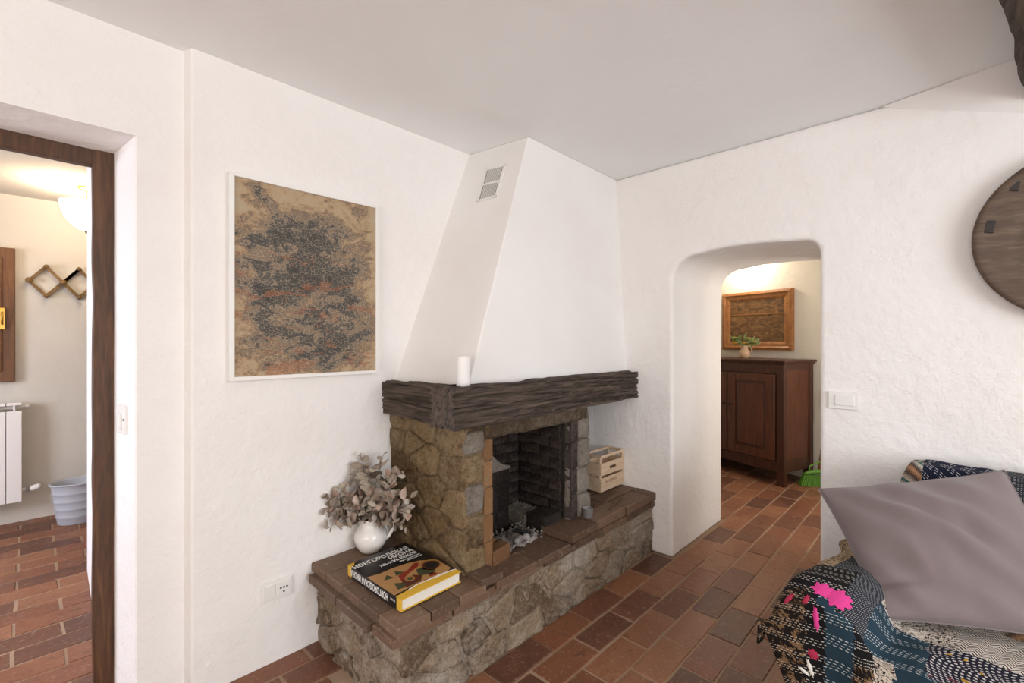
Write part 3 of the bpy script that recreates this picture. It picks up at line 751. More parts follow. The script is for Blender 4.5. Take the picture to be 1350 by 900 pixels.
# book
M['yellow'] = plain('yellow_cloth_cover', (222, 176, 58), .6, 0, .15, 60)
M['paper'] = plain('page_edges', (232, 226, 214), .8, 0, .15, 80)
M['jacket'] = plain('glossy_black_jacket', (26, 23, 22), .28)
M['jk_tan'] = plain('jacket_tan_print', (178, 134, 84), .35, 0, .3, 30)
M['jk_red'] = plain('jacket_red_print', (140, 48, 32), .35, 0, .3, 30)
M['jk_green'] = plain('jacket_green_print', (70, 72, 48), .35, 0, .3, 30)
M['jk_brown'] = plain('jacket_brown_print', (92, 46, 30), .35, 0, .4, 30)
M['jk_ochre'] = plain('jacket_ochre_print', (168, 118, 62), .35, 0, .3, 30)
M['jk_black'] = plain('jacket_dark_print', (30, 26, 25), .35)
M['white_ink'] = plain('white_ink', (238, 234, 226), .5)
bk = thing('art_book', 'thick hardback art book with torn black dust jacket lying on the hearth', 'book', (1.10, 1.69, .382))
ang = math.radians(1.0)
BM = Matrix.Translation((.962, 1.497, .386)) @ Matrix.Rotation(ang, 4, 'Z')   # local x: spine->fore edge, y: foot->head
BW, BH, BT = .292, .405, .046
MB(BM).box(.006, BW - .006, .005, BH - .005, .004, BT - .004).build('page_block', M['paper'], bk)
MB(BM).box(0, BW, 0, BH, BT - .004, BT).build('cover_board', M['yellow'], bk, bevel=.001)
MB(BM).box(0, BW, 0, BH, 0, .004).build('cover_board', M['yellow'], bk, bevel=.001)
MB(BM).box(-.003, .003, 0, BH, 0, BT).build('spine', M['yellow'], bk, bevel=.001)
def flat(name, poly, z, mat, parent, th=.0006):
    return MB(BM).prism(poly, z, z + th, 'z').build(name, mat, parent)
jk = flat('dust_jacket', [(-.004, .036), (.04, .040), (.10, .050), (.15, .046), (.20, .040), (.22, .046), (.262, .040), (BW + .001, .034), (BW + .001, BH + .002), (.045, BH + .002), (.025, BH - .006), (.010, BH - .03), (-.004, BH - .035)], BT, M['jacket'], bk)
MB(BM).box(-.0045, -.003, .030, BH - .035, .001, BT).build('jacket_spine', M['jacket'], bk)
flat('jacket_lining', [(.06, .036), (.10, .046), (.15, .043), (.20, .036), (.262, .034), (.29, .028), (.29, .034), (.262, .041), (.22, .047), (.15, .048), (.10, .051), (.06, .044)], BT + .0007, M['paper'], jk)
z = BT + .0007
flat('printed_panel', [(-.003, .045), (.10, .055), (.15, .051), (.20, .048), (.26, .046), (.283, .055), (.285, .12), (.27, .17), (.235, .205), (.18, .225), (.11, .235), (.05, .232), (-.003, .245)], z, M['jk_tan'], jk)
z += .0007
def disc(cx, cy, r, n=24, sy=1): return [(cx + r * math.cos(2 * PI * k / n), cy + r * sy * math.sin(2 * PI * k / n)) for k in range(n)]
for poly, mt in [([(.03, .17), (.07, .16), (.06, .20)], 'jk_green'), ([(.085, .165), (.125, .17), (.10, .205)], 'jk_green'),
                 ([(.07, .095), (.10, .13), (.14, .15), (.19, .165), (.215, .19), (.20, .205), (.15, .175), (.09, .16)], 'jk_red'),
                 ([(.06, .06), (.13, .06), (.16, .09), (.14, .12), (.08, .115)], 'jk_brown'), ([(.15, .10), (.20, .07), (.235, .095), (.21, .145), (.17, .15)], 'jk_green'),
                 ([(.03, .07), (.06, .065), (.075, .10), (.045, .12)], 'jk_green'), ([(.175, .062), (.21, .052), (.215, .07), (.19, .085)], 'jk_red'),
                 (disc(.240, .140, .048), 'jk_ochre')]:
    flat('printed_shape', poly, z, M[mt], jk)
z += .0007
flat('printed_shape', disc(.240, .137, .038), z, M['jk_brown'], jk); flat('printed_shape', disc(.11, .105, .020), z, M['jk_ochre'], jk)
z += .0007
flat('printed_shape', disc(.240, .133, .030), z, M['jk_black'], jk); flat('printed_shape', disc(.11, .104, .012), z, M['jk_green'], jk)
zt_ = BT + .0010
text('НОВГОРОДСКАЯ', .040, .0003, BM @ Matrix.Translation((.272, BH - .060, zt_)), M['white_ink'], 'lettering', jk, .82, 'RIGHT', 0, .0006)
text('ИКОНА', .036, .0003, BM @ Matrix.Translation((.272, BH - .095, zt_)), M['white_ink'], 'lettering', jk, .95, 'RIGHT', 0, .0006)
text('XII–XVII ВЕКОВ', .028, .0003, BM @ Matrix.Translation((.272, BH - .126, zt_)), M['white_ink'], 'lettering', jk, .95, 'RIGHT', 0, .0004)
text('The Novgorod Icon', .013, .0003, BM @ Matrix.Translation((.272, BH - .146, zt_)), M['white_ink'], 'lettering', jk, 1, 'RIGHT')
text('XII–XVII Centuries', .010, .0003, BM @ Matrix.Translation((.272, BH - .160, zt_)), M['white_ink'], 'lettering', jk, 1, 'RIGHT')
SPM = BM @ Matrix.Translation((-.0048, .085, BT - .009)) @ Matrix(((0, 0, -1, 0), (1, 0, 0, 0), (0, -1, 0, 0), (0, 0, 0, 1)))
text('НОВГОРОДСКАЯ ИКОНА', .036, .0003, SPM, M['white_ink'], 'lettering', jk, .66, 'LEFT', 0, .0006)
SPM2 = BM @ Matrix.Translation((-.0048, .038, BT - .014)) @ Matrix(((0, 0, -1, 0), (1, 0, 0, 0), (0, -1, 0, 0), (0, 0, 0, 1)))
text('XII–XVII', .011, .0003, SPM2, M['white_ink'], 'lettering', jk, .8); 

# ------------------------------------------------------------------ wall fittings
# large abstract painting
pt = thing('abstract_painting', 'large abstract painting of mottled ochre, rust and charcoal in thin white frame', 'painting', (.885, 2.12, 1.238))
x0, x1, z0, z1 = .553, 1.221, 1.239, 2.088; yf = 2.112
for (a, b, c, d) in [(x0, x0 + .020, z0, z1), (x1 - .014, x1, z0, z1), (x0 + .02, x1 - .014, z1 - .014, z1), (x0 + .02, x1 - .014, z0, z0 + .016)]:
    MB().box(a, b, yf, 2.155, c, d).build('frame_rail', M['frame_white'], pt, bevel=.001)
t_ = NT('abstract_paint'); v = t_.coord(); 
big = t_.noise(t_.coord(scale=(1, 1, 1.5)), 5.0, 5, .6, .6); n1 = t_.noise(t_.coord(scale=(1, 1, 1.6)), 14, 8, .75, 1.2); n2 = t_.noise(v, 60, 5, .75)
sx_ = t_.n('ShaderNodeSeparateXYZ'); t_.set(sx_.inputs[0], v)
ex = t_.math('DIVIDE', t_.math('SUBTRACT', sx_.outputs[0], .885), .34); ez = t_.math('DIVIDE', t_.math('SUBTRACT', sx_.outputs[2], 1.64), .44)
rad = t_.math('ADD', t_.math('POWER', t_.math('ABSOLUTE', ex), 3.0), t_.math('MULTIPLY', t_.math('POWER', t_.math('ABSOLUTE', ez), 3.0), .8))
f = t_.math('ADD', t_.math('MULTIPLY', big, .75), t_.math('ADD', t_.math('MULTIPLY', n1, .42), t_.math('MULTIPLY', n2, .25)))
f = t_.math('SUBTRACT', t_.math('ADD', f, t_.math('MULTIPLY', rad, .18)), .272)
c = t_.ramp(f, [(.30, (60, 56, 52)), (.44, (76, 72, 66)), (.48, (90, 84, 76)), (.505, (156, 132, 106)), (.53, (100, 88, 76)), (.57, (150, 122, 92)), (.64, (176, 150, 116)), (.78, (170, 156, 132))])
rust = t_.math('MULTIPLY', t_.math('GREATER_THAN', t_.noise(t_.coord(scale=(.8, 1, 2.2)), 7, 6, .7, .8), .57), t_.math('LESS_THAN', ez, .35))
c = t_.mix(t_.math('MULTIPLY', rust, .55), c, lin((150, 92, 62)))
vein = t_.math('LESS_THAN', t_.vor(t_.coord(scale=(1, 1, 1.5)), 62, 'DISTANCE_TO_EDGE', 0), .045)
c = t_.mix(t_.math('MULTIPLY', t_.math('MULTIPLY', vein, t_.math('GREATER_THAN', n1, .45)), .5), c, lin((186, 166, 138)))
M['abstract'] = t_.fin(c, .7, t_.bump(n1, .4, .006))
MB().box(x0 + .02, x1 - .014, 2.122, 2.15, z0 + .016, z1 - .014).build('canvas', M['abstract'], pt)

# power socket on the left wall
so = thing('wall_socket', 'white double wall socket low on the plaster beside the hearth', 'socket', (.746, 2.15, .315))
MB().box(.680, .812, 2.141, 2.152, .272, .358).build('cover_plate', M['white_plastic'], so, bevel=.003)
MB().box(.690, .740, 2.138, 2.143, .284, .346).build('blank_module', M['white_plastic'], so, bevel=.002)
MB().add([], []).box(.744, .802, 2.138, 2.143, .284, .346).build('socket_module', M['white_plastic'], so, bevel=.002)
for (a, b, r_) in [(.760, .318, .004), (.773, .318, .004), (.786, .318, .004), (.773, .300, .004)]:
    m = MB(); m.prism([(a + r_ * math.cos(q * PI / 5), b + r_ * math.sin(q * PI / 5)) for q in range(10)], 2.136, 2.1385, 'y'); m.build('pin_hole', M['black'], so)
# switch on the far wall
so = thing('light_switch', 'wide white light switch plate beside the arched opening', 'switch', (2.87, .412, 1.10))
MB().box(2.858, 2.872, .348, .476, 1.056, 1.144).build('cover_plate', M['white_plastic'], so, bevel=.003)
MB().box(2.853, 2.860, .366, .448, 1.074, 1.128).build('rocker', M['white_plastic'], so, bevel=.003)
# switch on the door reveal
so = thing('light_switch', 'narrow white light switch on the doorway reveal', 'switch', (.24, 2.33, 1.12))
RM = Matrix.Translation((.2495, 2.325, 1.10)) @ Matrix.Rotation(math.atan2(.268 - .228, .26), 4, 'Z')
MB(RM).box(-.010, .004, -.040, .040, -.055, .055).build('cover_plate', M['white_plastic'], so, bevel=.003)
MB(RM).box(-.019, -.008, -.012, .014, -.035, .022).build('rocker', M['white_plastic'], so, bevel=.002)
MB(RM).box(-.0115, -.009, -.033, -.028, -.004, .004).build('screw', M['black'], so)
# round wooden tray on the far wall
tr = thing('round_tray', 'large round weathered wooden tray hung on the far wall above the sofa', 'tray', (2.84, -.403, 1.823))
tc = (2.868, -.403, 1.823)
MB().lathe([(0, -.022), (.20, -.024), (.225, -.026), (.235, -.032), (.255, -.040), (.30, -.046), (.315, -.052), (.335, -.060), (.348, -.058), (.354, -.048), (.352, -.030), (.33, -.006), (.29, 0), (0, 0)], tc, 96, ax='x').build('dish', M['tray'], tr, smooth=True)
for a, r0, w_, h_ in [(168, .305, .03, .052), (136, .315, .028, .04), (40, .31, .03, .05)]:
    q = math.radians(a if a > 90 else a); yy = tc[1] + r0 * math.cos(PI - q); zz = tc[2] + r0 * math.sin(q)
    Mx = Matrix.Translation((tc[0] - .049, yy, zz)) @ Matrix.Rotation(math.radians(10), 4, 'X')
    MB(Mx).box(-.006, .008, -w_ / 2, w_ / 2, -h_ / 2, h_ / 2).build('repair_patch', M['dark_patch'], tr, bevel=.002)

# ------------------------------------------------------------------ hall: cabinet, picture, flowers, broom, sconce
cab = thing('cabinet', 'dark walnut cabinet with panelled door standing in the hall', 'cabinet', C0)
W_, D_, HT = 1.20, .50, 1.219
def hb(a0, a1, b0, b1, z0, z1, nm, mat, parent, bv=.003): return MB(HM).box(a0, a1, b0, b1, z0, z1).build(nm, mat, parent, bevel=bv)
hb(-.03, W_ + .03, -.035, D_ + .01, HT - .022, HT, 'top_board', M['walnut'], cab, .006)
hb(-.018, W_ + .018, -.02, D_, HT - .040, HT - .022, 'cornice', M['walnut'], cab, .006)
for a in (0, W_ - .075):
    for b in (0, D_ - .06): hb(a, a + .075, b, b + .06, 0, HT - .04, 'post', M['walnut'], cab, .004)
hb(.02, W_ - .02, .02, D_ - .02, .20, HT - .04, 'carcass', M['walnut'], cab, 0)
hb(.075, W_ - .075, .004, .03, .135, .235, 'bottom_rail', M['walnut'], cab); hb(.075, W_ - .075, .004, .03, HT - .135, HT - .04, 'top_rail', M['walnut'], cab)
hb(.008, .03, .06, D_ - .06, .135, .25, 'side_rail', M['walnut'], cab); hb(.008, .03, .06, D_ - .06, HT - .10, HT - .04, 'side_rail', M['walnut'], cab)
hb(.012, .03, .06, D_ - .06, .25, HT - .10, 'side_panel', M['walnut_door'], cab)
for k, (a0, a1) in enumerate([(.085, .595), (.605, 1.115)]):
    z0, z1 = .24, HT - .14
    d = hb(a0, a1, -.004, .02, z0, z1, 'door', M['walnut'], cab, .003)
    hb(a0 + .095, a1 - .095, -.010, .0, z0 + .095, z1 - .085, 'moulding', M['walnut'], d, .006)
    hb(a0 + .115, a1 - .115, -.015, -.003, z0 + .115, z1 - .105, 'door_panel', M['walnut_door'], d, .008)
    for s0, s1 in ((a0, a0 + .09), (a1 - .09, a1)): hb(s0 + .002, s1, -.016, .0, z0 + .002, z1 - .002, 'stile', M['walnut_door'], d, .004)
    hb(a0 + .09, a1 - .09, -.016, .0, z1 - .08, z1 - .002, 'rail', M['walnut_door'], d, .004); hb(a0 + .09, a1 - .09, -.016, .0, z0 + .002, z0 + .09, 'rail', M['walnut_door'], d, .004)
    kx = a1 - .03 if k == 0 else a0 + .03
    MB(HM).lathe([(0, .0), (.010, .0), (.007, .008), (.013, .016), (.011, .022), (0, .024)], (0, 0, 0), 12)
    km = MB(HM @ Matrix.Translation((kx, -.016, .74)) @ Matrix.Rotation(PI / 2, 4, 'X')).lathe([(.009, 0), (.007, .008), (.013, .016), (.011, .022), (.001, .024)], (0, 0, 0), 12)
    km.build('knob', M['black'], d, smooth=True)
    hb(a0 + .004 if k == 0 else a1 - .012, a0 + .012 if k == 0 else a1 - .004, -.022, -.012, z1 - .22, z1 - .08, 'hinge', M['dark_patch'], d, .002)
# framed picture
fp2 = thing('framed_picture', 'brown landscape picture in a broad wooden frame above the cabinet', 'picture', HM @ Vector((.62, .50, 1.3)))
a0, a1, z0, z1 = .20, 1.03, 1.305, 1.962
def rail(q0, q1, q2, q3, nm):
    m = MB(HM); 
    # mitred moulding rail: outer pair, inner pair (a,z)
    (ax_, az_), (bx_, bz_), (cx_, cz_), (dx_, dz_) = q0, q1, q2, q3
    def lerp(p, q, k): return (p[0] + (q[0] - p[0]) * k, p[1] + (q[1] - p[1]) * k)
    pr = [(0, .518), (0, .478), (.3, .470), (.45, .482), (.75, .486), (1, .498), (1, .518)]
    vs_ = [(*(lambda l: (l[0], b, l[1]))(lerp(q0, q3, k)),) for k, b in pr] + [(*(lambda l: (l[0], b, l[1]))(lerp(q1, q2, k)),) for k, b in pr]
    n = len(pr); m.add(vs_, [(i, (i + 1) % n, n + (i + 1) % n, n + i) for i in range(n)] + [tuple(range(n)), tuple(range(2 * n - 1, n - 1, -1))])
    m.build(nm, M['frame_wood'], fp2)
fw_ = .095
O = [(a0, z0), (a1, z0), (a1, z1), (a0, z1)]; I = [(a0 + fw_, z0 + fw_), (a1 - fw_, z0 + fw_), (a1 - fw_, z1 - fw_), (a0 + fw_, z1 - fw_)]
for i in range(4): rail(O[i], O[(i + 1) % 4], I[(i + 1) % 4], I[i], 'frame_rail')
t_ = NT('brown_landscape'); v = t_.coord(scale=(1, 1, 2))
n1 = t_.noise(v, 9, 7, .7, 1.5)
M['landscape'] = t_.fin(t_.ramp(n1, [(.3, (52, 36, 20)), (.45, (88, 60, 32)), (.55, (112, 80, 44)), (.68, (140, 108, 66)), (.8, (92, 88, 64))]), .5, t_.bump(n1, .2, .004))
MB(HM).box(a0 + fw_ - .01, a1 - fw_ + .01, .50, .516, z0 + fw_ - .01, z1 - fw_ + .01).build('painting_panel', M['landscape'], fp2)
MB(HM).box(a0 + fw_, a1 - fw_, .494, .504, 1.70, 1.712).build('panel_joint', M['frame_wood'], fp2)
# small pitcher with flowers
pc = HM @ Vector((.52, .16, HT))
M['pitcher'] = plain('beige_pottery', (206, 170, 140), .4, 0, .4, 14)
pj = thing('flower_pitcher', 'small beige pottery pitcher on the walnut cabinet', 'pitcher', pc)
MB().lathe([(0, 0), (.036, 0), (.050, .02), (.056, .05), (.050, .08), (.034, .105), (.034, .12), (.042, .138), (.038, .138), (.030, .12), (.0, .10)], pc, 24).build('pitcher_body', M['pitcher'], pj, smooth=True)
hd = Vector((.2, -.98, 0)); MB().tube([pc + hd * a + Vector((0, 0, b)) for a, b in [(.034, .128), (.060, .125), (.070, .095), (.050, .055)]], .006, 8).build('handle', M['pitcher'], pj, smooth=True)
M['leaf_green'] = leafmat('flower_leaf_green', [(.1, (78, 100, 56)), (.5, (116, 138, 82)), (.9, (156, 172, 118))], 0)
M['petal'] = leafmat('yellow_orange_petal', [(.1, (222, 150, 40)), (.5, (238, 190, 70)), (.9, (240, 206, 110))], 0)
fl = thing('flower_bunch', 'loose bunch of yellow-orange flowers and green leaves in the beige pitcher', 'flowers', pc + Vector((0, 0, .13)))
sl = [MB().add([tuple(v.co) for v in LM[0].vertices], [tuple(p.vertices) for p in LM[0].polygons])]
glm = MB(); 
for v in LM[1].vertices: glm.v.append(Vector((v.co.x * .40, v.co.y * .95, v.co.z)))
glm.f = [tuple(p.vertices) for p in LM[1].polygons]; glm = glm.mesh('leaf', M['leaf_green'], True)
pb = pc + Vector((0, 0, .12))
for k in range(15):
    q = k * 2.4; e = R.uniform(.25, 1.0); d = Vector((math.cos(q) * math.cos(e), math.sin(q) * math.cos(e), math.sin(e)))
    L = R.uniform(.10, .155); tip = pb + d * L
    if (HM.inverted() @ tip).y > .44: continue
    s_ = MB().tube([pb - Vector((0, 0, .04)), pb + d * L * .5 + Vector((0, 0, .02)), tip], [.0025, .002, .0015], 5).build('stem', M['leaf_green'], fl)
    for j in range(5):
        p = (pb + d * L * .5 + Vector((0, 0, .02))).lerp(tip, j / 4); dr = (d + Vector((R.uniform(-1, 1), R.uniform(-1, 1), R.uniform(-.6, .6)))).normalized()
        zv = dr.orthogonal().normalized(); xv = dr.cross(zv)
        inst('leaf', glm, s_, M=Matrix(((xv.x, dr.x, zv.x, p.x), (xv.y, dr.y, zv.y, p.y), (xv.z, dr.z, zv.z, p.z), (0, 0, 0, 1))))
    if k % 3 != 2:
        m = MB()
        for j in range(9):
            a = 2 * PI * j / 9; dd = Vector((math.cos(a), math.sin(a), .5)) * .034; pp = Vector((-math.sin(a), math.cos(a), 0)) * .011
            m.add([tip, tip + dd * .6 + pp, tip + dd, tip + dd * .6 - pp, tip + dd * .5 - Vector((0, 0, .004))], [(0, 1, 2, 3), (0, 4, 1), (1, 4, 2), (2, 4, 3), (3, 4, 0)])
        m.build('blossom', M['petal'], s_)
# broom and dustpan
M['green_plastic'] = plain('green_bristles', (98, 150, 52), .6, 0, .5, 60, .4)
M['dark_plastic'] = plain('grey_green_plastic', (62, 84, 52), .5)
bc = Vector((5.28, .955, 0))
br = thing('broom', 'green-bristled broom with brown wooden handle leaning beside the cabinet', 'broom', bc)
bd = Vector((.55, -.83, 0)).normalized(); bn = Vector((bd.y, -bd.x, 0))
m = MB()
for k in range(60):
    u = (k % 20) / 19 - .5; v_ = (k // 20 - 1) * .018
    p = bc + bd * u * .26 + bn * v_ + Vector((0, 0, .105)); q = bc + bd * u * .33 + bn * v_ * 1.8 + Vector((R.uniform(-.004, .004), 0, 0.002))
    m.tube([p, p.lerp(q, .5), q], [.006, .007, .008], 4)
m.build('bristles', M['green_plastic'], br)
m = MB(); 
for k in range(2): pass
m.tube([bc + bd * (-.13 + .26 * k / 8) + Vector((0, 0, .112 + .03 * math.sin(PI * k / 8))) for k in range(9)], [.016, .02, .021, .022, .023, .022, .021, .02, .016], 8).build('broom_head', M['green_plastic'], br, smooth=True)
MB().tube([bc + bd * (-.09) + Vector((0, 0, .12)), bc + bd * (-.08) + Vector((0, 0, .19)), bc + bd * (-.0) + Vector((0, 0, .235)), bc + bd * .08 + Vector((0, 0, .19)), bc + bd * .09 + Vector((0, 0, .12))], .008, 6).build('hanging_loop', M['green_plastic'], br, smooth=True)
htop = Vector((5.50, .86, 1.43))
MB().tube([bc + bd * .0 + Vector((0, 0, .13)), bc.lerp(htop, .5) + Vector((0, 0, .06)), htop], .0115, 10).build('handle', M['frame_wood'], br, smooth=True)
# hall wall lamp above the picture (out of the arch's sight), gives the glow
M['lampglass'] = NT('lit_lamp_glass').m
b_ = M['lampglass'].node_tree.nodes['Principled BSDF']; b_.inputs['Base Color'].default_value = (1, .93, .8, 1); b_.inputs['Emission Color'].default_value = (1, .86, .66, 1); b_.inputs['Emission Strength'].default_value = 14
hl = thing('hall_sconce', 'small glass wall lamp above the hall picture', 'lamp', HM @ Vector((.70, .50, 2.32)))
MB(HM).box(.66, .74, .50, .52, 2.28, 2.40).build('back_plate', M['brass'], hl, bevel=.003)
MB(HM @ Matrix.Translation((.70, .43, 2.32))).lathe([(.005, -.05), (.035, -.04), (.055, .0), (.062, .05), (.055, .05), (.03, -.03), (.004, -.04)], (0, 0, 0), 20).build('glass_shade', M['lampglass'], hl, smooth=True)
def point(name, loc, power, color, r=.05):
    d = bpy.data.lights.new(name, 'POINT'); d.energy = power; d.color = color; d.shadow_soft_size = r
    o = bpy.data.objects.new(name, d); o.location = loc; col.objects.link(o); return o
point('hall_sconce_light', HM @ Vector((.70, .32, 2.30)), 22, (1, .86, .68))

# ------------------------------------------------------------------ annex: lamp, shutter, coat rack, radiator, basket
LC = Vector((.285, 4.60, 2.21))
lp = thing('ceiling_bowl_lamp', 'glowing white glass bowl lamp under the ceiling of the next room', 'lamp', LC)
MB().lathe([(.012, .0), (.05, .012), (.09, .045), (.12, .09), (.14, .14), (.15, .20), (.142, .20), (.13, .14), (.11, .095), (.08, .05), (.04, .02), (.010, .008)], LC, 32).build('glass_bowl', M['lampglass'], lp, smooth=True)
MB().lathe([(.001, -.022), (.010, -.014), (.012, -.004), (.016, .002), (.001, .004)], LC, 12).build('finial', M['dark_patch'], lp, smooth=True)
MB().tube([LC, LC + Vector((0, 0, .31))], .006, 8).build('stem', M['brass'], lp); MB().lathe([(.001, .30), (.05, .30), (.06, .322), (.001, .322)], LC, 20).build('ceiling_rose', M['brass'], lp, smooth=True)
point('bowl_lamp_light', LC + Vector((0, 0, .19)), 24, (1, .82, .60), .08)
# shutter
sh = thing('window_shutter', 'brown wooden shutter with brass handle on the far wall', 'shutter', (-.33, 5.23, 1.09))
MB().box(-.58, -.084, 5.20, 5.255, 1.092, 2.113).build('shutter_frame', M['shutter'], sh, bevel=.004)
MB().box(-.50, -.15, 5.188, 5.21, 1.17, 2.04).build('shutter_panel', M['shutter'], sh, bevel=.01)
MB().box(-.167, -.135, 5.178, 5.19, 1.49, 1.655).build('handle_plate', M['brass'], sh, bevel=.003)
MB().tube([(-.15, 5.18, 1.53), (-.15, 5.155, 1.54), (-.15, 5.155, 1.61), (-.15, 5.18, 1.62)], .006, 8).build('handle', M['brass'], sh, smooth=True)
# accordion coat rack
ck = thing('coat_rack', 'wooden accordion coat rack with round pegs on the far wall', 'coat rack', (.27, 5.24, 1.78))
xs = [-.012 + .0955 * k for k in range(7)]; zm, zu, zd = 1.877, 1.995, 1.762
def strip(p, q, y_):
    p, q = Vector(p), Vector(q); d = (q - p).normalized(); n = Vector((-d.y, d.x)) * .011; p = p - d * .016; q = q + d * .016
    MB().prism([tuple(p + n), tuple(q + n), tuple(q - n), tuple(p - n)], y_, y_ + .008, 'y').build('lath', M['rack'], ck)
for k in range(0, 4, 2):
    strip((xs[k], zm), (xs[k + 1], zu), 5.222); strip((xs[k + 1], zu), (xs[k + 3], zd), 5.212)
    strip((xs[k], zm), (xs[k + 1], zd), 5.232); strip((xs[k + 1], zd), (xs[k + 3], zu), 5.222)
for k in range(6):
    pts_ = [(xs[k], zm)] if k % 2 == 0 else [(xs[k], zu), (xs[k], zd)]
    for (a, b) in pts_:
        big = k % 2 == 0
        MB(Matrix.Translation((a, 5.252, b)) @ Matrix.Rotation(PI / 2, 4, 'X')).lathe([(.012, .0), (.011, .02), (.010, .045), (.020 if big else .014, .055), (.022 if big else .014, .066), (.012, .074), (.001, .075)], (0, 0, 0), 12).build('peg', M['rack'], ck, smooth=True)
# radiator
rd = thing('radiator', 'white sectional wall radiator with valve below the shutter', 'radiator', (-.25, 5.2, .18))
for k in range(5):
    xa = -.046 - .084 * (k + 1)
    s_ = MB().box(xa + .002, xa + .082, 5.115, 5.125, .185, .875).build('radiator_section', M['white_metal'], rd, bevel=.004)
    MB().box(xa + .036, xa + .048, 5.125, 5.20, .19, .93).build('section_web', M['white_metal'], s_)
    MB().box(xa + .002, xa + .082, 5.118, 5.20, .915, .935).build('section_cap', M['white_metal'], s_, bevel=.004)
    MB().box(xa + .038, xa + .046, 5.116, 5.126, .875, .92).build('section_fin', M['white_metal'], s_)
for zz in (.90, .26): MB().tube([(-.47, 5.165, zz), (-.03, 5.165, zz)], .017, 10).build('collector_pipe', M['white_metal'], rd, smooth=True)
MB().tube([(-.035, 5.165, .905), (-.012, 5.165, .905), (-.004, 5.165, .905)], [.014, .014, .006], 10).build('bleed_plug', M['white_metal'], rd, smooth=True)
MB().tube([(-.035, 5.165, .26), (-.008, 5.165, .26)], .011, 10).build('valve_stub', M['chrome'], rd, smooth=True)
MB().tube([(-.008, 5.165, .26), (.002, 5.165, .262), (.040, 5.165, .27), (.052, 5.165, .27)], [.014, .022, .024, .018], 12).build('valve_knob', M['white_metal'], rd, smooth=True)
MB().tube([(-.002, 5.165, .26), (-.002, 5.255, .26)], .009, 8).build('pipe', M['white_metal'], rd, smooth=True)
# waste basket
wb = thing('waste_basket', 'grey-blue plastic waste basket on the floor under the coat rack', 'basket', (.27, 4.95, 0))
pf = [(0, .004), (.118, 0), (.120, .006)]
for k in range(1, 6):
    z_ = .06 * k; r_ = .120 + .035 * z_ / .31
    pf += [(r_, z_ - .006), (r_ + .004, z_), (r_, z_ + .006)]
pf += [(.157, .305), (.163, .312), (.158, .316), (.150, .306), (.114, .012), (0, .010)]
MB().lathe(pf, (.27, 4.95, 0), 40, 1.1, .85).build('basket_body', M['basket'], wb, smooth=True)
m = MB().lathe([(.156, .300), (.166, .306), (.166, .316), (.156, .318), (.156, .300)], (.27, 4.95, 0), 40, 1.1, .85); m.build('rim', M['basket'], wb, smooth=True)

# ------------------------------------------------------------------ sofa, quilt, cushion
def smax(a, b, k=.06):
    h = max(0, min(1, .5 + .5 * (a - b) / k)); return b + (a - b) * h + k * h * (1 - h)
def smin(a, b, k=.06): return -smax(-a, -b, k)
def sstep(a, b, x):
    t = max(0, min(1, (x - a) / (b - a))); return t * t * (3 - 2 * t)
def armc(x): return .205 + (2.65 - x) / .9 * .125
def armh(x): return .50 + (2.65 - x) * .115
def soft(x, y):
    seat = .42 + .015 * math.sin(5 * y) 
    back = .42 + (.86 - .42) * sstep(2.42, 2.66, x) - .25 * sstep(2.76, 2.86, x) * 1.0 - .5 * sstep(.13, .30, y) * sstep(2.3, 2.6, x)
    a = armh(x) - .30 * (abs(y - armc(x)) / .175) ** 4 - .3 * sstep(2.62, 2.85, x) - .07 * max(0, (1.90 - x) / .13) ** 2
    return smax(smax(seat, back, .05), a, .07)
M['sofa'] = plain('dark_sofa_fabric', (52, 46, 44), .9, 0, .4, 60, .3)
sofa = thing('sofa', 'sofa under a patchwork quilt standing against the far wall', 'sofa', (2.3, -.5, 0))
def softbox(x0, x1, y0, y1, z0, z1, nm, bv): return MB().box(x0, x1, y0, y1, z0, z1).build(nm, M['sofa'], sofa, bevel=bv, seg=4)
softbox(1.84, 2.80, -1.35, .22, .08, .39, 'seat', .03); softbox(2.66, 2.82, -1.35, .12, .10, .80, 'backrest', .05)
MB().prism([(1.82, .25), (1.82, .40), (2.70, .27), (2.70, .12)], .08, .44).build('armrest', M['sofa'], sofa, bevel=.04, seg=4)
MB().prism([(1.84, -1.50), (1.84, -1.33), (2.80, -1.33), (2.80, -1.50)], .08, .56).build('armrest', M['sofa'], sofa, bevel=.04, seg=4)
for (a, b) in [(1.90, .28), (2.66, .16), (1.90, -1.42), (2.74, -1.42)]: MB().box(a - .03, a + .03, b - .03, b + .03, -.005, .09).build('leg', M['door_wood'], sofa)

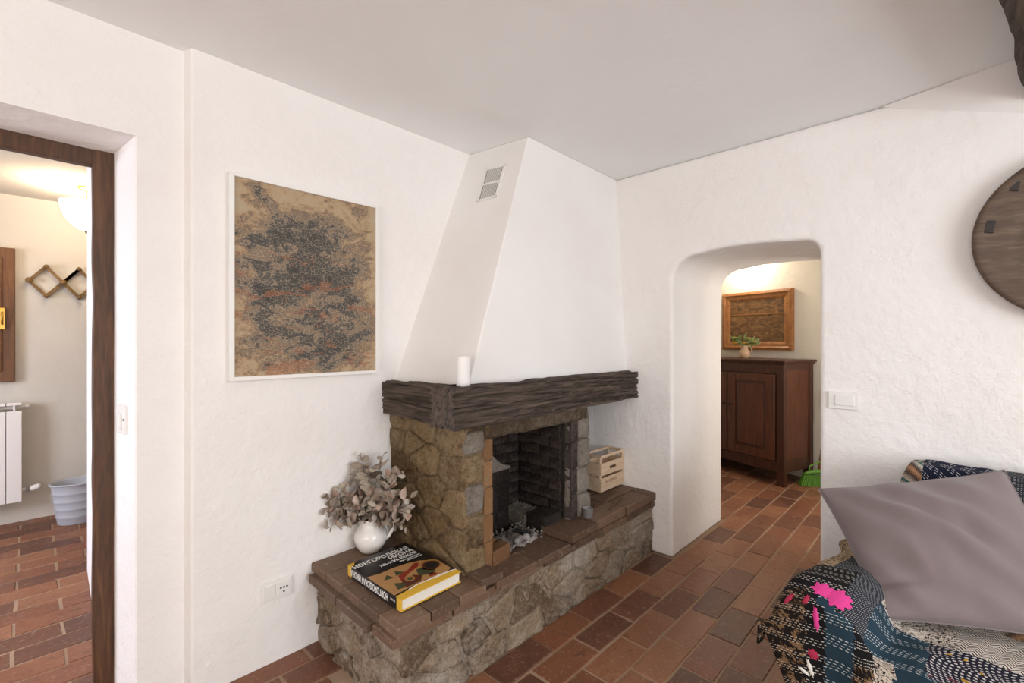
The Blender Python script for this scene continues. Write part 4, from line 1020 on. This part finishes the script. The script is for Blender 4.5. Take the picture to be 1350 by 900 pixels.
# quilt surface: p runs from the front hem over the seat to behind the back, q from the outer hem of the arm inwards
ps, qs = [], []
NP1, NP2 = 44, 120
for i in range(NP1): ps.append(('h', i / NP1))
for i in range(NP2 + 1): ps.append(('t', i / NP2))
NQ1, NQ2 = 20, 150
for i in range(NQ1): qs.append(('h', i / NQ1))
for i in range(NQ2 + 1): qs.append(('t', i / NQ2))
vs_ = []; uv = []
for pi, (pk, pt_) in enumerate(ps):
    for qi, (qk, qt) in enumerate(qs):
        x = 1.735 + .035 * pt_ if pk == 'h' else 1.77 + 1.06 * pt_
        xc = max(1.77, x)
        yo = armc(xc) + .125
        y = yo + .035 - .035 * qt if qk == 'h' else yo - (yo + 1.40) * qt
        zt2 = soft(x, y)
        z = zt2
        if pk == 'h':
            hem = .06
            ff = sstep(0, 1, pt_)
            z = min(zt2, hem + (zt2 - hem) * (pt_ ** .8))
            fold = math.sin(y * 34 + 1.5 * math.sin(y * 11)) * .022 * (1 - pt_) 
            x -= .02 + fold + .03 * (1 - pt_) * noise.noise(Vector((y * 6, pt_ * 2, 1)))
        else:
            x -= .02 * (1 - sstep(0, .06, pt_))
        if qk == 'h':
            hemz = .34 + .10 * sstep(2.2, 2.7, xc)
            k = qt ** .8
            zq = hemz + (zt2 - hemz) * k
            z = min(z, zq) if pk == 't' else min(z, z * .0 + z)
            y += (.35 + .65 * sstep(1.74, 1.95, x)) * .02 * (1 - qt) * (1 + math.sin(x * 24)) + (.012 * (1 - qt) * sstep(1.75, 2.1, 3.85 - xc))
        if pk == 'h': y -= .13 * (1 - pt_ ** 1.6) * sstep(-.05, .42, y)
        P = Vector((x, y, z))
        wr = noise.noise(Vector((x * 9, y * 9, 4))) * .010 + noise.noise(Vector((x * 22, y * 22, 7))) * .004
        P.z += wr + .012
        if P.x > 2.845: P.x = 2.845
        P.z = max(P.z, .02)
        vs_.append(P)
        uv.append(((pi if pk == 'h' else pi) * .010, (qi) * .0105))
NQ = len(qs); fs = [(i * NQ + j, i * NQ + j + 1, (i + 1) * NQ + j + 1, (i + 1) * NQ + j) for i in range(len(ps) - 1) for j in range(NQ - 1)]
# arc-length style coordinates
U_ = [0.0] * len(vs_); V_ = [0.0] * len(vs_)
for i in range(len(ps)):
    for j in range(NQ):
        k = i * NQ + j
        if i: U_[k] = U_[k - NQ] + (vs_[k] - vs_[k - NQ]).length
        if j: V_[k] = V_[k - 1] + (vs_[k] - vs_[k - 1]).length
me = bpy.data.meshes.new('quilt'); me.from_pydata([tuple(p) for p in vs_], [], fs)
ul = me.uv_layers.new(name='UVMap')
for lp_ in me.loops: ul.data[lp_.index].uv = (U_[lp_.vertex_index], V_[lp_.vertex_index])
me.polygons.foreach_set('use_smooth', [True] * len(me.polygons))
def uvsep(t):
    s_ = t.n('ShaderNodeSeparateXYZ'); t.set(s_.inputs[0], t.n('ShaderNodeTexCoord').outputs['UV']); return s_.outputs[0], s_.outputs[1]
def wob(t, x, amt=.004, sc_=18):
    return t.math('ADD', x, t.math('MULTIPLY', t.math('SUBTRACT', t.noise(t.n('ShaderNodeTexCoord').outputs['UV'], sc_, 2), .5), amt * 2))
def stitch(t, u, v, row, dash, fill=.55, th=.22):
    r_ = t.math('DIVIDE', u, row); fr_ = t.math('FRACT', r_); fl_ = t.math('FLOOR', r_)
    d_ = t.math('FRACT', t.math('ADD', t.math('DIVIDE', v, dash), t.math('MULTIPLY', fl_, .37)))
    return t.math('MULTIPLY', t.math('LESS_THAN', fr_, th), t.math('LESS_THAN', d_, fill))
def group3(t, u, period):   # dashes come in bands of rows
    if period is None: return 1.0
    return t.math('LESS_THAN', t.math('FRACT', t.math('DIVIDE', u, period)), .5)
def qfin(t, c):
    n_ = t.noise(t.n('ShaderNodeTexCoord').outputs['UV'], 160, 3)
    return t.fin(c, .92, t.bump(n_, .4, .004), spec=.15)
def q_stitch(name, base, thread, row=.009, dash=.015, period=.045, swap=False, base2=None):
    t = NT(name); u, v = uvsep(t); u, v = wob(t, u), wob(t, v)
    if swap: u, v = v, u
    bc_ = lin(base)
    if base2:
        nn = t.noise(t.n('ShaderNodeTexCoord').outputs['UV'], 45, 4, .7); bc_ = t.mix(t.math('GREATER_THAN', nn, .54), lin(base), lin(base2))
    return qfin(t, t.mix(t.math('MULTIPLY', stitch(t, u, v, row, dash), group3(t, u, period)), bc_, lin(thread)))
def q_herring(name):
    t = NT(name); u, v = uvsep(t)
    zg = t.math('MULTIPLY', t.math('ABSOLUTE', t.math('SUBTRACT', t.math('FRACT', t.math('DIVIDE', v, .034)), .5)), .040)
    s_ = t.math('LESS_THAN', t.math('FRACT', t.math('DIVIDE', t.math('ADD', u, zg), .011)), .45)
    return qfin(t, t.mix(s_, lin((214, 204, 192)), lin((48, 42, 42))))
def q_print(name, a, b, sc_=42, lv=7):
    t = NT(name); nn = t.noise(t.n('ShaderNodeTexCoord').outputs['UV'], sc_, 2, .5, .8)
    s_ = t.math('LESS_THAN', t.math('FRACT', t.math('MULTIPLY', nn, lv)), .36)
    return qfin(t, t.mix(s_, lin(a), lin(b)))
def q_dots(name, base, dot, sp=.014):
    t = NT(name); u, v = uvsep(t)
    a = t.math('SUBTRACT', t.math('FRACT', t.math('DIVIDE', u, sp)), .5); b = t.math('SUBTRACT', t.math('FRACT', t.math('ADD', t.math('DIVIDE', v, sp), t.math('MULTIPLY', t.math('FLOOR', t.math('DIVIDE', u, sp)), .5))), .5)
    r2 = t.math('ADD', t.math('MULTIPLY', a, a), t.math('MULTIPLY', b, b))
    c = t.mix(t.math('LESS_THAN', r2, .075), lin(base), lin(dot))
    fl_ = t.noise(t.n('ShaderNodeTexCoord').outputs['UV'], 17, 2)
    c = t.mix(t.math('GREATER_THAN', fl_, .66), c, lin((188, 140, 50))); c = t.mix(t.math('LESS_THAN', fl_, .33), c, lin((104, 34, 50)))
    return qfin(t, c)
def q_weave(name, cols):
    t = NT(name); u, v = uvsep(t)
    st_ = t.math('FRACT', t.math('DIVIDE', v, .12)); nn = t.noise(t.n('ShaderNodeTexCoord').outputs['UV'], 220, 2)
    c = t.ramp(t.math('ADD', st_, t.math('MULTIPLY', t.math('SUBTRACT', nn, .5), .25)), cols)
    c = t.mix(t.math('MULTIPLY', stitch(t, u, v, .007, .011, .5, .35), .8), c, lin((30, 26, 26)))
    return qfin(t, c)
QM = [q_stitch('quilt_black_running_stitch', (24, 22, 24), (206, 200, 190)),
      q_stitch('quilt_teal_running_stitch', (38, 58, 70), (198, 202, 200), .010, .016, .075),
      q_print('quilt_white_paisley', (196, 184, 170), (44, 38, 40), 46, 6),
      q_herring('quilt_herringbone'),
      q_dots('quilt_navy_dots', (34, 32, 44), (196, 192, 190)),
      q_stitch('quilt_brown_ikat', (28, 24, 22), (198, 186, 168), .008, .012, .05, False, (118, 92, 66)),
      q_weave('quilt_woven_stripe', [(.05, (196, 180, 160)), (.25, (60, 50, 48)), (.45, (186, 140, 104)), (.6, (48, 44, 48)), (.8, (200, 190, 176)), (.95, (46, 96, 92))]),
      q_stitch('quilt_dense_grey_stitch', (40, 42, 48), (168, 168, 170), .0075, .011, None),
      q_stitch('quilt_navy_stitch', (30, 34, 52), (204, 204, 204), .012, .018, .06, True),
      q_print('quilt_cream_print', (176, 152, 122), (52, 44, 40), 55, 5)]
for m_ in QM: me.materials.append(m_)
def patch(p):
    x, y, z = p
    ac = armc(max(1.77, min(2.8, x))); 
    if x > 2.42 and y < .30 and z > .47 and y < ac + .05 and x > 2.5:
        return 6 if y > .10 else (8 if y > -.12 else (7 if y > -.3 else 2))
    d = y - ac
    if x <= 1.765:                                 # front hang
        if y > .355: return 5
        if y > .30: return 0
        if y > .225: return 1
        if y > .175: return 0 if z > .42 else 5
        if y > .13: return 2
        if y > -.10: return 1
        return 4 if y > -.35 else 0
    if d > -.12:                                   # arm
        if x > 2.22: return 9 if d > .02 else 2
        if x > 2.02: return 9 if d > .03 else 7
        if d < -.06: return 7
        if x < 1.83 and -.055 < d < 0: return 1
        return 0 if x > 1.80 or d < .04 else 5
    # seat
    if x < 1.98: return (1 if y > .06 else 4) if y > -.16 else (4 if y > -.30 else 1)
    if x < 2.20: return 2 if y > .0 else (3 if y > -.34 else 8)
    return 6 if y < -.05 else 2
for f in me.polygons: f.material_index = patch(f.center)
quilt = bpy.data.objects.new('patchwork_quilt', me); col.objects.link(quilt)
tag(quilt, 'dark patchwork quilt with white running stitches draped over the sofa', 'quilt')
sd_ = quilt.modifiers.new('thick', 'SOLIDIFY'); sd_.thickness = .006; sd_.offset = -1
# appliqued flowers of the quilt: scraps sewn on, following the surface
M['pink'] = plain('pink_applique', (226, 62, 146), .85, 0, .5, 90, .5); M['crimson'] = plain('crimson_applique', (172, 36, 70), .85, 0, .4, 90, .4); M['cream_thread'] = plain('cream_embroidery', (224, 218, 208), .85)
from mathutils.bvhtree import BVHTree
bvh = BVHTree.FromPolygons(vs_, fs)
def camray(px, py):
    return Vector((ux + uy * (px - 675) / 609, uy - ux * (px - 675) / 609, (450 - py) / 609)).normalized()
def sew(name, target, rx, ry, mat, rot=0, n=48, jag=.25):
    tgt = Vector(target); o = cam.location
    hit, nor, _, _ = bvh.find_nearest(tgt)
    if nor.dot(o - hit) < 0: nor = -nor
    a = Vector((0, 0, 1)).cross(nor).normalized(); b = nor.cross(a)
    vs2 = [hit + nor * .006]; 
    rs_ = (.5, 1.0)
    for r_ in rs_:
        for k in range(n):
            q = 2 * PI * k / n; j = 1 + (.14 * math.sin(q * 7 + rot) + .10 * math.sin(q * 13 + 2)) * (r_ == 1.0)
            ca, cb = rx * r_ * j * math.cos(q), ry * r_ * j * math.sin(q)
            cc, ss = math.cos(rot), math.sin(rot)
            p = hit + a * (ca * cc - cb * ss) + b * (ca * ss + cb * cc)
            h2, n2, _, _ = bvh.find_nearest(p)
            if n2.dot(nor) < 0: n2 = -n2
            vs2.append(h2 + n2 * (.006 if r_ < 1 else .002))
    fs2 = [(0, 1 + k, 1 + (k + 1) % n) for k in range(n)] + [(1 + k, 1 + n + k, 1 + n + (k + 1) % n, 1 + (k + 1) % n) for k in range(n)]
    return MB().add(vs2, fs2).build(name, mat, quilt, smooth=True)
SEW = [(1085, 778, .030, .026, 'pink', 0), (1106, 790, .036, .034, 'pink', 1), (1076, 815, .008, .035, 'pink', .1), (1040, 789, .009, .022, 'crimson', 0), (1063, 790, .008, .018, 'crimson', 0), (1072, 862, .014, .016, 'crimson', .5), (1068, 880, .006, .026, 'cream_thread', .3), (1060, 884, .018, .005, 'cream_thread', -.5)]
for (px, py, rx, ry, mt, rot) in SEW:
    hit = bvh.ray_cast(cam.location, camray(px, py))
    if hit[0] is not None: sew('applique_flower', hit[0], rx, ry, M[mt], rot)

# cushion
def fabric(name, rgb):
    t = NT(name); v = t.coord(); n_ = t.noise(v, 400, 2); n2 = t.noise(v, 5, 3)
    c = t.mix(t.math('MULTIPLY', t.math('ADD', n_, n2), .35), lin(rgb), tuple(x_ * .7 for x_ in lin(rgb)))
    t.b.inputs['Sheen Weight'].default_value = .25
    return t.fin(c, .7, t.bump(n_, .25, .002), spec=.3)
M['cushion'] = fabric('mauve_grey_linen', (130, 116, 115))
cu = thing('cushion', 'large plain mauve-grey cushion leaning on the sofa', 'cushion', (2.1, .0, .47))
cTL, cTR, cBL, cBR = Vector((2.335, .425, .768)), Vector((2.60, -.135, .905)), Vector((1.975, .185, .468)), Vector((2.20, -.36, .50))
nrm = (cTR - cTL).cross(cBL - cTL).normalized()
if nrm.dot(cam.location - cTL) < 0: nrm = -nrm
n = 48
def cpos(s_, t_, side):
    # edges bow inwards between the pointed corners
    ins = .055
    ss = s_ + ins * (0.5 - s_) * 2 * (4 * t_ * (1 - t_)) * .5; tt = t_ + ins * (.5 - t_) * 2 * (4 * s_ * (1 - s_)) * .5
    p = cTL.lerp(cTR, ss).lerp(cBL.lerp(cBR, ss), tt)
    b_ = (max(0, 16 * s_ * (1 - s_) * t_ * (1 - t_))) ** .55
    wr = 0
    if side > 0:
        dg = (s_ * .9 - t_ * .75)
        wr = .022 * math.sin(dg * 24 + 2.0 * noise.noise(Vector((s_ * 3, t_ * 3, 2)))) * b_ * (.45 + .55 * noise.noise(Vector((s_ * 4, t_ * 4, 5)))) + .006 * noise.noise(Vector((s_ * 9, t_ * 4, 1))) * b_
        wr -= .020 * math.exp(-(((s_ - .12) / .12) ** 2 + ((t_ - .80) / .025) ** 2))
    return p + nrm * (side * (.098 if side > 0 else .05) * b_ + wr)
m = MB()
for side in (1, -1):
    m.add([cpos(i / n, j / n, side) for j in range(n + 1) for i in range(n + 1)], [(j * (n + 1) + i, j * (n + 1) + i + 1, (j + 1) * (n + 1) + i + 1, (j + 1) * (n + 1) + i) for j in range(n) for i in range(n)])
m.build('cushion_cover', M['cushion'], cu, smooth=True)
ed = [cpos(i / n, 0, 1) for i in range(n + 1)] + [cpos(1, j / n, 1) for j in range(1, n + 1)] + [cpos(1 - i / n, 1, 1) for i in range(1, n + 1)] + [cpos(0, 1 - j / n, 1) for j in range(1, n + 1)]
MB().tube(ed, .0025, 6).build('seam_piping', M['cushion'], cu, smooth=True)
